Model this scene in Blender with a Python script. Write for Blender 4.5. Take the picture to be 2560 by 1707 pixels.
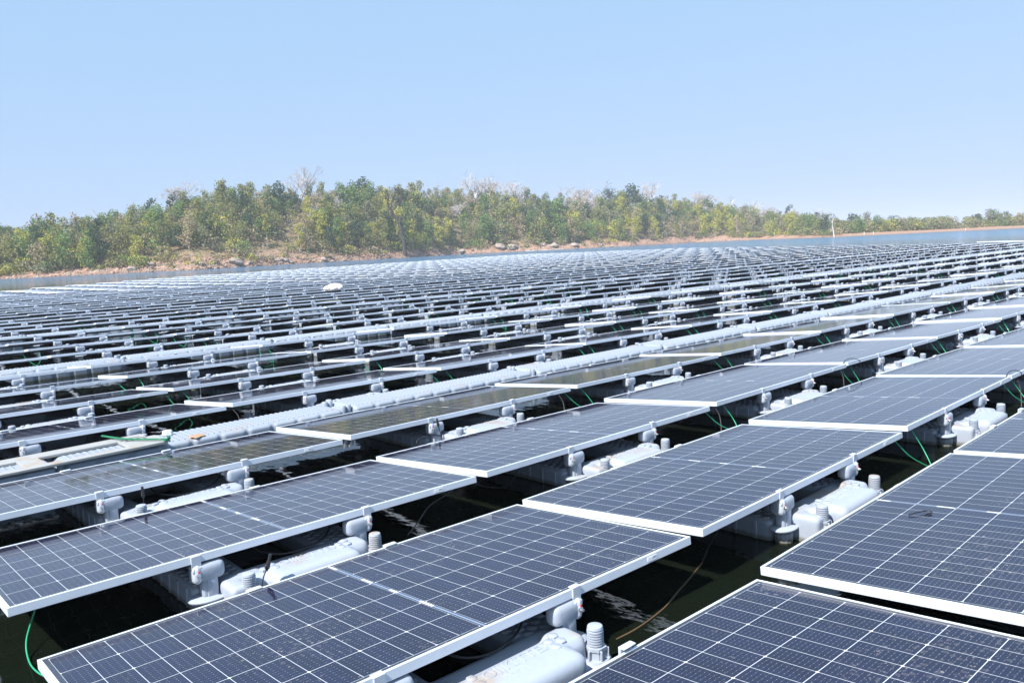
import bpy, bmesh, math, random
import numpy as np
from mathutils import Vector, Matrix, noise

C = bpy.context.scene.collection
for o in list(bpy.data.objects):
    bpy.data.objects.remove(o)
random.seed(7)
R_ = math.radians
sc = bpy.context.scene

# ------------------------------------------------------------------ camera
FPX, CAM = 2003.69, Vector((-2.8671, -1.9746, 1.2786))
YAW, PITCH, ROLL = 0.74659, 0.11885, -0.04651
fw = Vector((math.sin(YAW)*math.cos(PITCH), math.cos(YAW)*math.cos(PITCH), -math.sin(PITCH)))
rt = Vector((math.cos(YAW), -math.sin(YAW), 0)); up = rt.cross(fw)
rt, up = rt*math.cos(ROLL)+up*math.sin(ROLL), up*math.cos(ROLL)-rt*math.sin(ROLL)
cam = bpy.data.cameras.new('camera'); camo = bpy.data.objects.new('camera', cam); C.objects.link(camo)
camo.matrix_world = Matrix(((rt.x, up.x, -fw.x, CAM.x), (rt.y, up.y, -fw.y, CAM.y), (rt.z, up.z, -fw.z, CAM.z), (0, 0, 0, 1)))
cam.sensor_width = 36; cam.lens = 36*FPX/2560; cam.clip_start = 0.05; cam.clip_end = 9000
sc.camera = camo

# ------------------------------------------------------------------ light
SUN = Vector((-0.62, -0.06, 0.78)).normalized()
w = bpy.data.worlds.new('World'); sc.world = w; w.use_nodes = True
nt = w.node_tree; bg = nt.nodes['Background']
sky = nt.nodes.new('ShaderNodeTexSky'); sky.sky_type = 'NISHITA'; sky.sun_disc = False
sky.sun_elevation = math.asin(SUN.z); sky.sun_rotation = math.atan2(SUN.x, SUN.y)
sky.altitude = 300; sky.air_density = 1.0; sky.dust_density = 0.9; sky.ozone_density = 1.2
sp = nt.nodes.new('ShaderNodeSeparateColor'); cb = nt.nodes.new('ShaderNodeCombineColor'); nt.links.new(sky.outputs[0], sp.inputs[0])
for ch, (gam, mul) in enumerate(((0.20, 1.37), (0.10, 2.17), (0.05, 3.32))):          # hazy, evenly pale sky
    pw = nt.nodes.new('ShaderNodeMath'); pw.operation = 'POWER'; pw.inputs[1].default_value = gam
    ml = nt.nodes.new('ShaderNodeMath'); ml.operation = 'MULTIPLY'; ml.inputs[1].default_value = mul
    nt.links.new(sp.outputs[ch], pw.inputs[0]); nt.links.new(pw.outputs[0], ml.inputs[0]); nt.links.new(ml.outputs[0], cb.inputs[ch])
nt.links.new(cb.outputs[0], bg.inputs[0]); bg.inputs[1].default_value = 0.15
sl = bpy.data.lights.new('sun', 'SUN'); sl.energy = 4.6; sl.angle = R_(0.53); sl.color = (1, 0.965, 0.92)
so = bpy.data.objects.new('sun', sl); C.objects.link(so); so.rotation_euler = SUN.to_track_quat('Z', 'Y').to_euler()
sc.view_settings.view_transform = 'Standard'; sc.view_settings.look = 'None'
sc.view_settings.exposure = 0.85; sc.view_settings.gamma = 1
sc.render.engine = 'CYCLES'
sc.cycles.volume_bounces = 0
sc.cycles.volume_step_rate = 5

WZ = -0.27                                   # water level; panel near edges are at z = 0
PX, PY, WG, TILT, SX = 2.32765, 1.42924, 0.53904, 0.0862, 0.00965
def tilt_of(r): return 0.086 if r < 4 else (0.091 if r < 8 else 0.108)
PL, PW = 2.278, 1.134
S = 2560/2352                                # my measuring scale to photograph pixels

def proj(P):
    d = Vector(P)-CAM; z = d.dot(fw)
    if z < 0.05: return None
    return (1280+FPX*d.dot(rt)/z, 853.5-FPX*d.dot(up)/z, z)
def ray(x, y):
    return (fw+rt*((x-1280)/FPX)+up*((853.5-y)/FPX))
def ground(x, y, z):
    d = ray(x, y); t = (z-CAM.z)/d.z
    return CAM+d*t

# ------------------------------------------------------------------ materials
class NG:
    def __init__(s, name):
        s.m = bpy.data.materials.new(name); s.m.use_nodes = True
        s.t = s.m.node_tree; s.b = s.t.nodes['Principled BSDF']; s.out = s.t.nodes['Material Output']
    def n(s, typ, **kw):
        nd = s.t.nodes.new(typ)
        for k, v in kw.items():
            if k.startswith('i_'):
                key = k[2:]; key = int(key) if key.isdigit() else key.replace('_', ' ')
                s.set(nd.inputs[key], v)
            else: setattr(nd, k, v)
        return nd
    def set(s, inp, v):
        if isinstance(v, bpy.types.NodeSocket): s.t.links.new(v, inp)
        elif isinstance(v, tuple) and len(v) == 3 and inp.type == 'RGBA': inp.default_value = (*v, 1)
        else: inp.default_value = v
    def math(s, op, a, b=None, c=None, clamp=False):
        nd = s.t.nodes.new('ShaderNodeMath'); nd.operation = op; nd.use_clamp = clamp
        s.set(nd.inputs[0], a)
        if b is not None: s.set(nd.inputs[1], b)
        if c is not None: s.set(nd.inputs[2], c)
        return nd.outputs[0]
    def mix(s, f, a, b):
        nd = s.t.nodes.new('ShaderNodeMix'); nd.data_type = 'RGBA'
        s.set(nd.inputs[0], f); s.set(nd.inputs[6], a); s.set(nd.inputs[7], b)
        return nd.outputs[2]
    def noise(s, scale, detail=3, vec=None, rough=0.55):
        nd = s.t.nodes.new('ShaderNodeTexNoise'); nd.inputs['Scale'].default_value = scale
        nd.inputs['Detail'].default_value = detail; nd.inputs['Roughness'].default_value = rough
        if vec is not None: s.t.links.new(vec, nd.inputs['Vector'])
        return nd.outputs[0]
    def ramp(s, f, a, b):
        nd = s.t.nodes.new('ShaderNodeMapRange'); s.set(nd.inputs[0], f)
        nd.inputs[1].default_value = a; nd.inputs[2].default_value = b
        return nd.outputs[0]
    def bump(s, h, strength, dist, normal=None):
        nd = s.t.nodes.new('ShaderNodeBump'); s.set(nd.inputs['Height'], h)
        nd.inputs['Strength'].default_value = strength; nd.inputs['Distance'].default_value = dist
        if normal is not None: s.t.links.new(normal, nd.inputs['Normal'])
        return nd.outputs[0]
    def P(s, **kw):
        for k, v in kw.items(): s.set(s.b.inputs[k.replace('_', ' ')], v)
        return s.m

def plain(name, col, rough=0.5, metal=0.0, var=0.0, spec=0.5, scale=8):
    g = NG(name)
    c = col
    if var:
        tc = g.n('ShaderNodeTexCoord').outputs['Object']
        f = g.noise(scale, 4, tc)
        c = g.mix(g.ramp(f, 0.35, 0.65), tuple(v*(1-var) for v in col), tuple(min(1, v*(1+var)) for v in col))
    return g.P(Base_Color=c, Roughness=rough, Metallic=metal, Specular_IOR_Level=spec)

def plastic_mat(name, col, dirt):
    g = NG(name)
    tc = g.n('ShaderNodeTexCoord').outputs['Object']; geo = g.n('ShaderNodeNewGeometry')
    rnd = g.n('ShaderNodeObjectInfo').outputs['Random']
    off = g.n('ShaderNodeVectorMath', operation='ADD'); g.t.links.new(tc, off.inputs[0])
    cx = g.n('ShaderNodeCombineXYZ'); g.set(cx.inputs[0], g.math('MULTIPLY', rnd, 37.0)); g.t.links.new(cx.outputs[0], off.inputs[1])
    a = g.noise(5, 5, off.outputs[0]); b = g.noise(40, 3, off.outputs[0])
    c = g.mix(g.ramp(b, 0.3, 0.7), tuple(v*0.95 for v in col), col)
    sz = g.n('ShaderNodeSeparateXYZ'); g.t.links.new(geo.outputs['Normal'], sz.inputs[0])
    upf = g.ramp(sz.outputs[2], 0.3, 0.9)
    dm = g.math('MULTIPLY', g.math('MULTIPLY', g.ramp(a, 0.53, 0.66), upf), dirt)
    c = g.mix(dm, c, (0.36, 0.27, 0.18))
    pz = g.n('ShaderNodeSeparateXYZ'); g.t.links.new(geo.outputs['Position'], pz.inputs[0])
    wl = g.math('ADD', pz.outputs[2], g.math('MULTIPLY', g.math('SUBTRACT', b, 0.5), 0.02))
    scum = g.math('MULTIPLY', g.math('SUBTRACT', 1.0, g.ramp(wl, WZ+0.012, WZ+0.03)), 0.75)
    c = g.mix(scum, c, (0.12, 0.11, 0.06))
    nrm = g.bump(g.noise(25, 3, off.outputs[0]), 0.12, 0.01)
    return g.P(Base_Color=c, Roughness=0.42, Normal=nrm, Specular_IOR_Level=0.4)

def glass_mat():
    g = NG('solar_glass')
    uv = g.n('ShaderNodeUVMap'); uv.uv_map = 'UVMap'
    s_ = g.n('ShaderNodeSeparateXYZ'); g.t.links.new(uv.outputs[0], s_.inputs[0])
    X, Y = s_.outputs[0], s_.outputs[1]
    info = g.n('ShaderNodeObjectInfo').outputs['Random']
    # cells: two halves of 12 half-cells, six strings
    xc = g.math('ABSOLUTE', g.math('SUBTRACT', X, PL/2))
    xr = g.math('DIVIDE', g.math('SUBTRACT', xc, 0.011), 0.0915)
    yr = g.math('DIVIDE', g.math('SUBTRACT', Y, 0.0285), 0.1795)
    def edge(r, pitch):      # distance in metres from the nearest cell border
        fr = g.math('FRACT', r)
        return g.math('MULTIPLY', g.math('MINIMUM', fr, g.math('SUBTRACT', 1.0, fr)), pitch)
    ex, ey = edge(xr, 0.0915), edge(yr, 0.1795)
    lx = g.math('LESS_THAN', ex, 0.00095); ly = g.math('LESS_THAN', ey, 0.0013)
    fr2 = g.math('FRACT', g.math('MULTIPLY', xr, 0.5))
    ex2 = g.math('MULTIPLY', g.math('MINIMUM', fr2, g.math('SUBTRACT', 1.0, fr2)), 0.183)
    dia = g.math('LESS_THAN', g.math('ADD', ex2, ey), 0.0075)
    inx = g.math('MULTIPLY', g.math('GREATER_THAN', xr, 0.0), g.math('LESS_THAN', xr, 12.0))
    iny = g.math('MULTIPLY', g.math('GREATER_THAN', yr, 0.0), g.math('LESS_THAN', yr, 6.0))
    ins = g.math('MULTIPLY', inx, iny)
    line = g.math('MAXIMUM', g.math('MAXIMUM', lx, ly), dia)
    bus = edge(g.math('DIVIDE', g.math('SUBTRACT', Y, 0.0285), 0.01795), 0.01795)
    busl = g.math('LESS_THAN', bus, 0.0005)
    pad = g.math('MULTIPLY', g.math('LESS_THAN', bus, 0.0012), g.math('LESS_THAN', edge(g.math('DIVIDE', xr, 0.25), 0.0229), 0.0014))
    busl = g.math('MULTIPLY', busl, 0.20); busl = g.math('MAXIMUM', busl, g.math('MULTIPLY', pad, 0.75))
    # cell tone varies a little from cell to cell
    cid = g.n('ShaderNodeCombineXYZ'); g.set(cid.inputs[0], g.math('FLOOR', g.math('DIVIDE', X, 0.0915)))
    g.set(cid.inputs[1], g.math('FLOOR', yr)); g.set(cid.inputs[2], g.math('MULTIPLY', info, 91.0))
    wn = g.n('ShaderNodeTexWhiteNoise'); g.t.links.new(cid.outputs[0], wn.inputs['Vector'])
    cell = g.mix(wn.outputs[0], (0.0045, 0.0055, 0.024), (0.0065, 0.008, 0.034))
    cell = g.mix(busl, cell, (0.35, 0.36, 0.38))
    white = (0.62, 0.64, 0.66)
    col = g.mix(line, cell, white)
    col = g.mix(ins, (0.03, 0.035, 0.05), col)
    # centre strip and its bright ribbon joints
    cen = g.math('LESS_THAN', xc, 0.0042)
    col = g.mix(cen, col, (0.20, 0.26, 0.38))
    dsh = None
    for a, b in ((0.985, 0.925), (0.735, 0.665), (0.545, 0.495), (0.36, 0.285)):
        q = g.math('MULTIPLY', g.math('LESS_THAN', Y, a*PW), g.math('GREATER_THAN', Y, b*PW))
        dsh = q if dsh is None else g.math('MAXIMUM', dsh, q)
    col = g.mix(g.math('MULTIPLY', dsh, g.math('LESS_THAN', xc, 0.006)), col, (0.8, 0.8, 0.8))
    # dust film, splashes and dried drops
    pos = g.n('ShaderNodeCombineXYZ'); g.set(pos.inputs[0], X); g.set(pos.inputs[1], Y); g.set(pos.inputs[2], g.math('MULTIPLY', info, 53.0))
    n1 = g.noise(2.2, 4, pos.outputs[0]); n2 = g.noise(55, 2, pos.outputs[0]); n3 = g.noise(1.1, 2, pos.outputs[0])
    vo = g.n('ShaderNodeTexVoronoi'); vo.inputs['Scale'].default_value = 34; g.t.links.new(pos.outputs[0], vo.inputs['Vector'])
    drops = g.math('MULTIPLY', g.math('LESS_THAN', vo.outputs['Distance'], g.math('MULTIPLY', g.ramp(n1, 0.38, 0.66), 0.32)), 0.085)
    spk = g.math('MULTIPLY', g.math('MULTIPLY', g.ramp(n2, 0.66, 0.74), g.ramp(n1, 0.46, 0.62)), 0.5)
    film = g.math('MULTIPLY', g.math('ADD', g.math('MULTIPLY', g.ramp(n3, 0.3, 0.7), 0.014), 0.008), g.math('ADD', g.math('MULTIPLY', info, 1.1), 0.5))
    dust = g.math('ADD', g.math('MAXIMUM', drops, spk), film, clamp=True)
    col = g.mix(dust, col, (0.48, 0.43, 0.37))
    ro = g.math('ADD', g.math('MULTIPLY', dust, 0.5), 0.05)
    return g.P(Base_Color=col, Roughness=ro, IOR=1.50, Specular_IOR_Level=0.40)

def water_mat():
    g = NG('lake_water')
    geo = g.n('ShaderNodeNewGeometry'); tc = geo.outputs['Position']
    mp = g.n('ShaderNodeMapping'); g.t.links.new(tc, mp.inputs[0]); mp.inputs['Rotation'].default_value = (0, 0, 0.6); mp.inputs['Scale'].default_value = (1, 0.55, 1)
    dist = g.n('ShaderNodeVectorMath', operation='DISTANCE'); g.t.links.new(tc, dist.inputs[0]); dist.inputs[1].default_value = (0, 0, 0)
    n1 = g.noise(2.6, 3, mp.outputs[0]); n2 = g.noise(10, 2, mp.outputs[0]); n3 = g.noise(0.35, 2, mp.outputs[0])
    calm = g.ramp(n3, 0.42, 0.62)
    n5 = g.noise(34, 2, mp.outputs[0])
    h = g.math('ADD', g.math('ADD', n1, g.math('MULTIPLY', n5, g.math('MULTIPLY', calm, 0.09))), g.math('MULTIPLY', n2, g.math('ADD', g.math('MULTIPLY', calm, 0.28), 0.07)))
    b1 = g.bump(h, 0.42, 0.028)
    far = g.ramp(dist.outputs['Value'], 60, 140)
    n4 = g.noise(1.2, 5, mp.outputs[0], 0.7)
    b2 = g.n('ShaderNodeBump'); g.set(b2.inputs['Height'], n4); g.set(b2.inputs['Strength'], far); b2.inputs['Distance'].default_value = 0.30
    g.t.links.new(b1, b2.inputs['Normal'])
    big = g.noise(0.02, 3, mp.outputs[0])
    ro = g.math('ADD', g.math('MULTIPLY', far, 0.12), 0.015)
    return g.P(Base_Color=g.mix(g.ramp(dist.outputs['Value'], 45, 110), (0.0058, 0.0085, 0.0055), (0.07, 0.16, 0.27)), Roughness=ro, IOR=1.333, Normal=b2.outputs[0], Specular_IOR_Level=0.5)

def terrain_mat():
    g = NG('hillside_soil')
    geo = g.n('ShaderNodeNewGeometry'); tc = geo.outputs['Position']
    sz = g.n('ShaderNodeSeparateXYZ'); g.t.links.new(tc, sz.inputs[0])
    n1 = g.noise(0.12, 5, tc, 0.65); n2 = g.noise(1.1, 5, tc, 0.7); n3 = g.noise(5, 3, tc)
    soil = g.mix(g.ramp(n2, 0.35, 0.65), (0.30, 0.15, 0.09), (0.36, 0.23, 0.155))
    soil = g.mix(g.ramp(n3, 0.52, 0.62), soil, (0.42, 0.34, 0.28))
    grass = g.mix(g.ramp(n3, 0.4, 0.6), (0.17, 0.145, 0.07), (0.26, 0.185, 0.12))
    hz = g.math('ADD', sz.outputs[2], g.math('MULTIPLY', g.math('SUBTRACT', n1, 0.5), 5.0))
    c = g.mix(g.ramp(hz, 0.9, 2.6), soil, grass)
    damp = g.ramp(sz.outputs[2], WZ+0.25, WZ+0.05)
    c = g.mix(g.math('MULTIPLY', damp, 0.5), c, (0.16, 0.11, 0.075))
    return g.P(Base_Color=c, Roughness=0.95, Normal=g.bump(n2, 0.8, 0.25), Specular_IOR_Level=0.1)

def leaf_mat(name, col, var=0.22):
    g = NG(name)
    at = g.n('ShaderNodeAttribute'); at.attribute_name = 'tone'
    info = g.n('ShaderNodeObjectInfo').outputs['Random']
    f = g.math('ADD', g.math('MULTIPLY', at.outputs['Fac'], 0.75), g.math('MULTIPLY', info, 0.25))
    c = g.mix(f, tuple(v*(1-var) for v in col), tuple(min(1, v*(1+var)) for v in (col[0]*1.12, col[1]*1.05, col[2])))
    g.P(Base_Color=c, Roughness=0.6, Specular_IOR_Level=0.2)
    tr = g.n('ShaderNodeBsdfTranslucent'); g.set(tr.inputs[0], c)
    ms = g.n('ShaderNodeMixShader'); ms.inputs[0].default_value = 0.28
    g.t.links.new(g.b.outputs[0], ms.inputs[1]); g.t.links.new(tr.outputs[0], ms.inputs[2]); g.t.links.new(ms.outputs[0], g.out.inputs[0])
    return g.m

M = {}
M['plastic'] = plastic_mat('pale_grey_plastic', (0.375, 0.415, 0.48), 0.6)
M['walk'] = plastic_mat('walkway_plastic', (0.31, 0.35, 0.41), 0.35)
M['dirty'] = plastic_mat('stained_plastic', (0.38, 0.375, 0.36), 1.0)
M['alu'] = plain('anodised_aluminium', (0.66, 0.71, 0.78), 0.5, 0.1, 0.03)
M['clamp'] = plain('clamp_metal', (0.60, 0.64, 0.70), 0.4, 0.15)
M['steel'] = plain('bolt_steel', (0.62, 0.62, 0.62), 0.25, 0.9)
M['red'] = plain('red_paint', (0.65, 0.03, 0.03), 0.5)
M['glass'] = glass_mat()
M['sticker'] = plain('white_sticker', (0.85, 0.85, 0.85), 0.5)
M['ink'] = plain('grey_ink', (0.25, 0.25, 0.27), 0.6)
M['green'] = plain('green_cable_sheath', (0.03, 0.38, 0.19), 0.4)
M['green2'] = plain('dark_green_strap', (0.01, 0.16, 0.07), 0.5)
M['black'] = plain('black_cable_sheath', (0.022, 0.022, 0.025), 0.45)
M['grey'] = plain('weathered_cable', (0.16, 0.15, 0.15), 0.6)
M['rust'] = plain('brown_cable', (0.11, 0.065, 0.03), 0.7)
M['beige'] = plain('beige_rope', (0.50, 0.45, 0.35), 0.8)
M['sack'] = plain('white_sack_cloth', (0.85, 0.82, 0.78), 0.9, 0, 0.04)
M['bark'] = plain('brown_bark', (0.17, 0.13, 0.105), 0.9, 0, 0.3, 0.1, 3)
M['pale_bark'] = plain('bleached_branches', (0.56, 0.51, 0.48), 0.9, 0, 0.12, 0.1, 2)
M['dead_bark'] = plain('dark_dead_bark', (0.085, 0.072, 0.066), 0.9, 0, 0.35, 0.1, 2)
M['white_wood'] = plain('white_dead_wood', (0.72, 0.68, 0.62), 0.9, 0, 0.1, 0.1, 2)
M['rock'] = plain('pink_grey_rock', (0.33, 0.27, 0.225), 0.9, 0, 0.2, 0.2, 1.2)
M['rock2'] = plain('shore_rubble', (0.38, 0.25, 0.185), 0.95, 0, 0.3, 0.2, 0.8)
M['pale_sand'] = plain('pale_sand', (0.72, 0.66, 0.57), 0.9, 0, 0.05)
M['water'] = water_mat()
M['soil'] = terrain_mat()
M['hill'] = plain('far_hill_scrub', (0.07, 0.09, 0.05), 1.0, 0, 0.3, 0.1, 0.01)
LEAF = {
 'olive': ((0.24, 0.255, 0.085), 'olive green'), 'yellow': ((0.42, 0.42, 0.085), 'yellow-green'), 'dark': ((0.06, 0.105, 0.048), 'dark green'),
 'mid': ((0.15, 0.235, 0.07), 'mid green'), 'dry': ((0.36, 0.30, 0.18), 'dry brownish'), 'grey': ((0.23, 0.235, 0.14), 'grey-green')}
for k, (c, _) in LEAF.items(): M['leaf_'+k] = leaf_mat(k+'_foliage', c)

# ------------------------------------------------------------------ helpers
def tag(o, label=None, cat=None, group=None, kind=None):
    if label: o['label'] = label
    if cat: o['category'] = cat
    if group: o['group'] = group
    if kind: o['kind'] = kind
    return o
def link(o, parent=None):
    C.objects.link(o)
    if parent is not None: o.parent = parent
    return o
def empty(name, loc=(0, 0, 0), rz=0):
    o = bpy.data.objects.new(name, None); o.location = loc; o.rotation_euler = (0, 0, rz); o.empty_display_size = 0.1
    return link(o)
def me_from(bm, name, mats, smooth=None):
    me = bpy.data.meshes.new(name)
    bmesh.ops.recalc_face_normals(bm, faces=bm.faces[:])
    bm.to_mesh(me); bm.free()
    for m in (mats if isinstance(mats, (list, tuple)) else [mats]): me.materials.append(m)
    if smooth is not None:
        me.shade_smooth()
        if smooth < 180: me.set_sharp_from_angle(angle=R_(smooth))
    return me
def obj(name, me, parent=None):
    return link(bpy.data.objects.new(name, me), parent)
def box(bm, x0, x1, y0, y1, z0, z1, r=0, seg=2, mi=0, rot=None, cen=None):
    v = bmesh.ops.create_cube(bm, size=1)['verts']
    for q in v:
        q.co = Vector(((x0+x1)/2+q.co.x*(x1-x0), (y0+y1)/2+q.co.y*(y1-y0), (z0+z1)/2+q.co.z*(z1-z0)))
    fs = set(f for q in v for f in q.link_faces)
    if r:
        es = list(set(e for q in v for e in q.link_edges))
        res = bmesh.ops.bevel(bm, geom=es, offset=r, segments=seg, profile=0.5, affect='EDGES')
        fs = set(res['faces']) | set(f for f in fs if f.is_valid)
        v = list(set(q for f in fs for q in f.verts))
    if rot is not None:
        c = Vector(cen) if cen is not None else Vector(((x0+x1)/2, (y0+y1)/2, (z0+z1)/2))
        for q in v: q.co = c+rot@(q.co-c)
    for f in fs: f.material_index = mi
    return v
def tube(bm, pts, rad, n=8, mi=0, cap=True):
    pts = [Vector(p) for p in pts]; rads = rad if isinstance(rad, (list, tuple)) else [rad]*len(pts)
    ref = Vector((0, 0, 1)); rings = []
    for i, p in enumerate(pts):
        d = (pts[min(i+1, len(pts)-1)]-pts[max(i-1, 0)]).normalized()
        a = d.cross(ref)
        if a.length < 0.05: a = d.cross(Vector((1, 0, 0)))
        a.normalize(); b = d.cross(a); 
        rings.append([bm.verts.new(p+(a*math.cos(2*math.pi*k/n)+b*math.sin(2*math.pi*k/n))*rads[i]) for k in range(n)])
    for i in range(len(rings)-1):
        for k in range(n):
            f = bm.faces.new((rings[i][k], rings[i][(k+1) % n], rings[i+1][(k+1) % n], rings[i+1][k])); f.material_index = mi
    if cap:
        for rg in (rings[0], rings[-1]):
            f = bm.faces.new(rg); f.material_index = mi
def lathe(bm, cx, cy, prof, n=16, mi=0, sx=1, sy=1, wob=None):
    rings = []
    for r, z in prof:
        rings.append([bm.verts.new((cx+sx*r*(wob(k) if wob else 1)*math.cos(2*math.pi*k/n), cy+sy*r*(wob(k) if wob else 1)*math.sin(2*math.pi*k/n), z)) for k in range(n)])
    for i in range(len(rings)-1):
        for k in range(n):
            f = bm.faces.new((rings[i][k], rings[i][(k+1) % n], rings[i+1][(k+1) % n], rings[i+1][k])); f.material_index = mi
    for rg in (rings[0], rings[-1]): bm.faces.new(rg).material_index = mi
def spline(pts, n=10):
    pts = [Vector(p) for p in pts]; P = [pts[0]*2-pts[1]]+pts+[pts[-1]*2-pts[-2]]; out = []
    for i in range(1, len(P)-2):
        for k in range(n):
            t = k/n; a, b, c, d = P[i-1:i+3]
            out.append(0.5*((2*b)+(c-a)*t+(2*a-5*b+4*c-d)*t*t+(3*b-a-3*c+d)*t**3))
    return out+[pts[-1]]
def remeshed(me, voxel, smooth):
    o = bpy.data.objects.new('t', me); C.objects.link(o)
    m = o.modifiers.new('r', 'REMESH'); m.mode = 'VOXEL'; m.voxel_size = voxel
    s = o.modifiers.new('s', 'SMOOTH'); s.iterations = smooth; s.factor = 0.5
    dg = bpy.context.evaluated_depsgraph_get(); dg.update()
    r = bpy.data.meshes.new_from_object(o.evaluated_get(dg)); bpy.data.objects.remove(o)
    r.shade_smooth()
    return r
def text_bm(bm, txt, size, loc, rx, rz, ext):
    cu = bpy.data.curves.new('t', 'FONT'); cu.body = txt; cu.size = size; cu.extrude = ext; cu.bevel_depth = 0.0008
    cu.space_character = 1.05
    o = bpy.data.objects.new('t', cu); C.objects.link(o)
    dg = bpy.context.evaluated_depsgraph_get(); dg.update()
    me = bpy.data.meshes.new_from_object(o.evaluated_get(dg)); bpy.data.objects.remove(o)
    me.transform(Matrix.Translation(loc)@Matrix.Rotation(rz, 4, 'Z')@Matrix.Rotation(rx, 4, 'X'))
    bm.from_mesh(me); bpy.data.meshes.remove(me)
ONES = 'first second third fourth fifth sixth seventh eighth ninth tenth eleventh twelfth thirteenth fourteenth fifteenth sixteenth seventeenth eighteenth nineteenth'.split()
TENS = {20: ('twenty', 'twentieth'), 30: ('thirty', 'thirtieth'), 40: ('forty', 'fortieth'), 50: ('fifty', 'fiftieth'), 60: ('sixty', 'sixtieth')}
def ordn(n):
    if n < 20: return ONES[n-1]
    t = n//10*10
    return TENS[t][1] if n == t else TENS[t][0]+'-'+ONES[n-t-1]

# ------------------------------------------------------------------ water
def sheet(name, x0, x1, y0, y1, z, mat, label):
    bm = bmesh.new(); vs = [bm.verts.new(q) for q in ((x0, y0, z), (x1, y0, z), (x1, y1, z), (x0, y1, z))]; bm.faces.new(vs)
    o = obj(name, me_from(bm, name, mat)); tag(o, label, 'water', None, 'structure'); return o
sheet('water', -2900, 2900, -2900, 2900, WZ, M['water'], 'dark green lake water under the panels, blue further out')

# ------------------------------------------------------------------ panel meshes
def panel_mesh(part):
    bm = bmesh.new(); lip, h = 0.012, 0.035
    uvl = bm.loops.layers.uv.new('UVMap')
    if part in ('frame', 'all'):
        box(bm, 0, PL, 0, lip, -h, 0, 0.0012 if part == 'frame' else 0, 1)
        box(bm, 0, PL, PW-lip, PW, -h, 0, 0.0012 if part == 'frame' else 0, 1)
        box(bm, 0.0002, lip-0.0002, lip, PW-lip, -h+0.0004, -0.0004)
        box(bm, PL-lip+0.0002, PL-0.0002, lip, PW-lip, -h+0.0004, -0.0004)
    if part in ('glass', 'all'):
        n0 = len(bm.faces)
        box(bm, lip-0.001, PL-lip+0.001, lip-0.001, PW-lip+0.001, -0.0075, -0.002, mi=1 if part == 'all' else 0)
        bm.faces.ensure_lookup_table()
        for f in bm.faces[n0:]:
            for l in f.loops: l[uvl].uv = (l.vert.co.x, l.vert.co.y)
    return me_from(bm, 'panel_'+part, [M['alu'], M['glass']] if part == 'all' else (M['alu'] if part == 'frame' else M['glass']))
ME = {'p_frame': panel_mesh('frame'), 'p_glass': panel_mesh('glass'), 'p_all': panel_mesh('all')}
bm = bmesh.new(); box(bm, PL-0.295, PL-0.238, -0.0022, -0.0006, -0.027, -0.009)
box(bm, PL-0.262, PL-0.242, -0.0027, -0.0023, -0.0145, -0.012, mi=1); box(bm, PL-0.266, PL-0.242, -0.0027, -0.0023, -0.019, -0.017, mi=1)
ME['p_label'] = me_from(bm, 'label', [M['sticker'], M['ink']])

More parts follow.
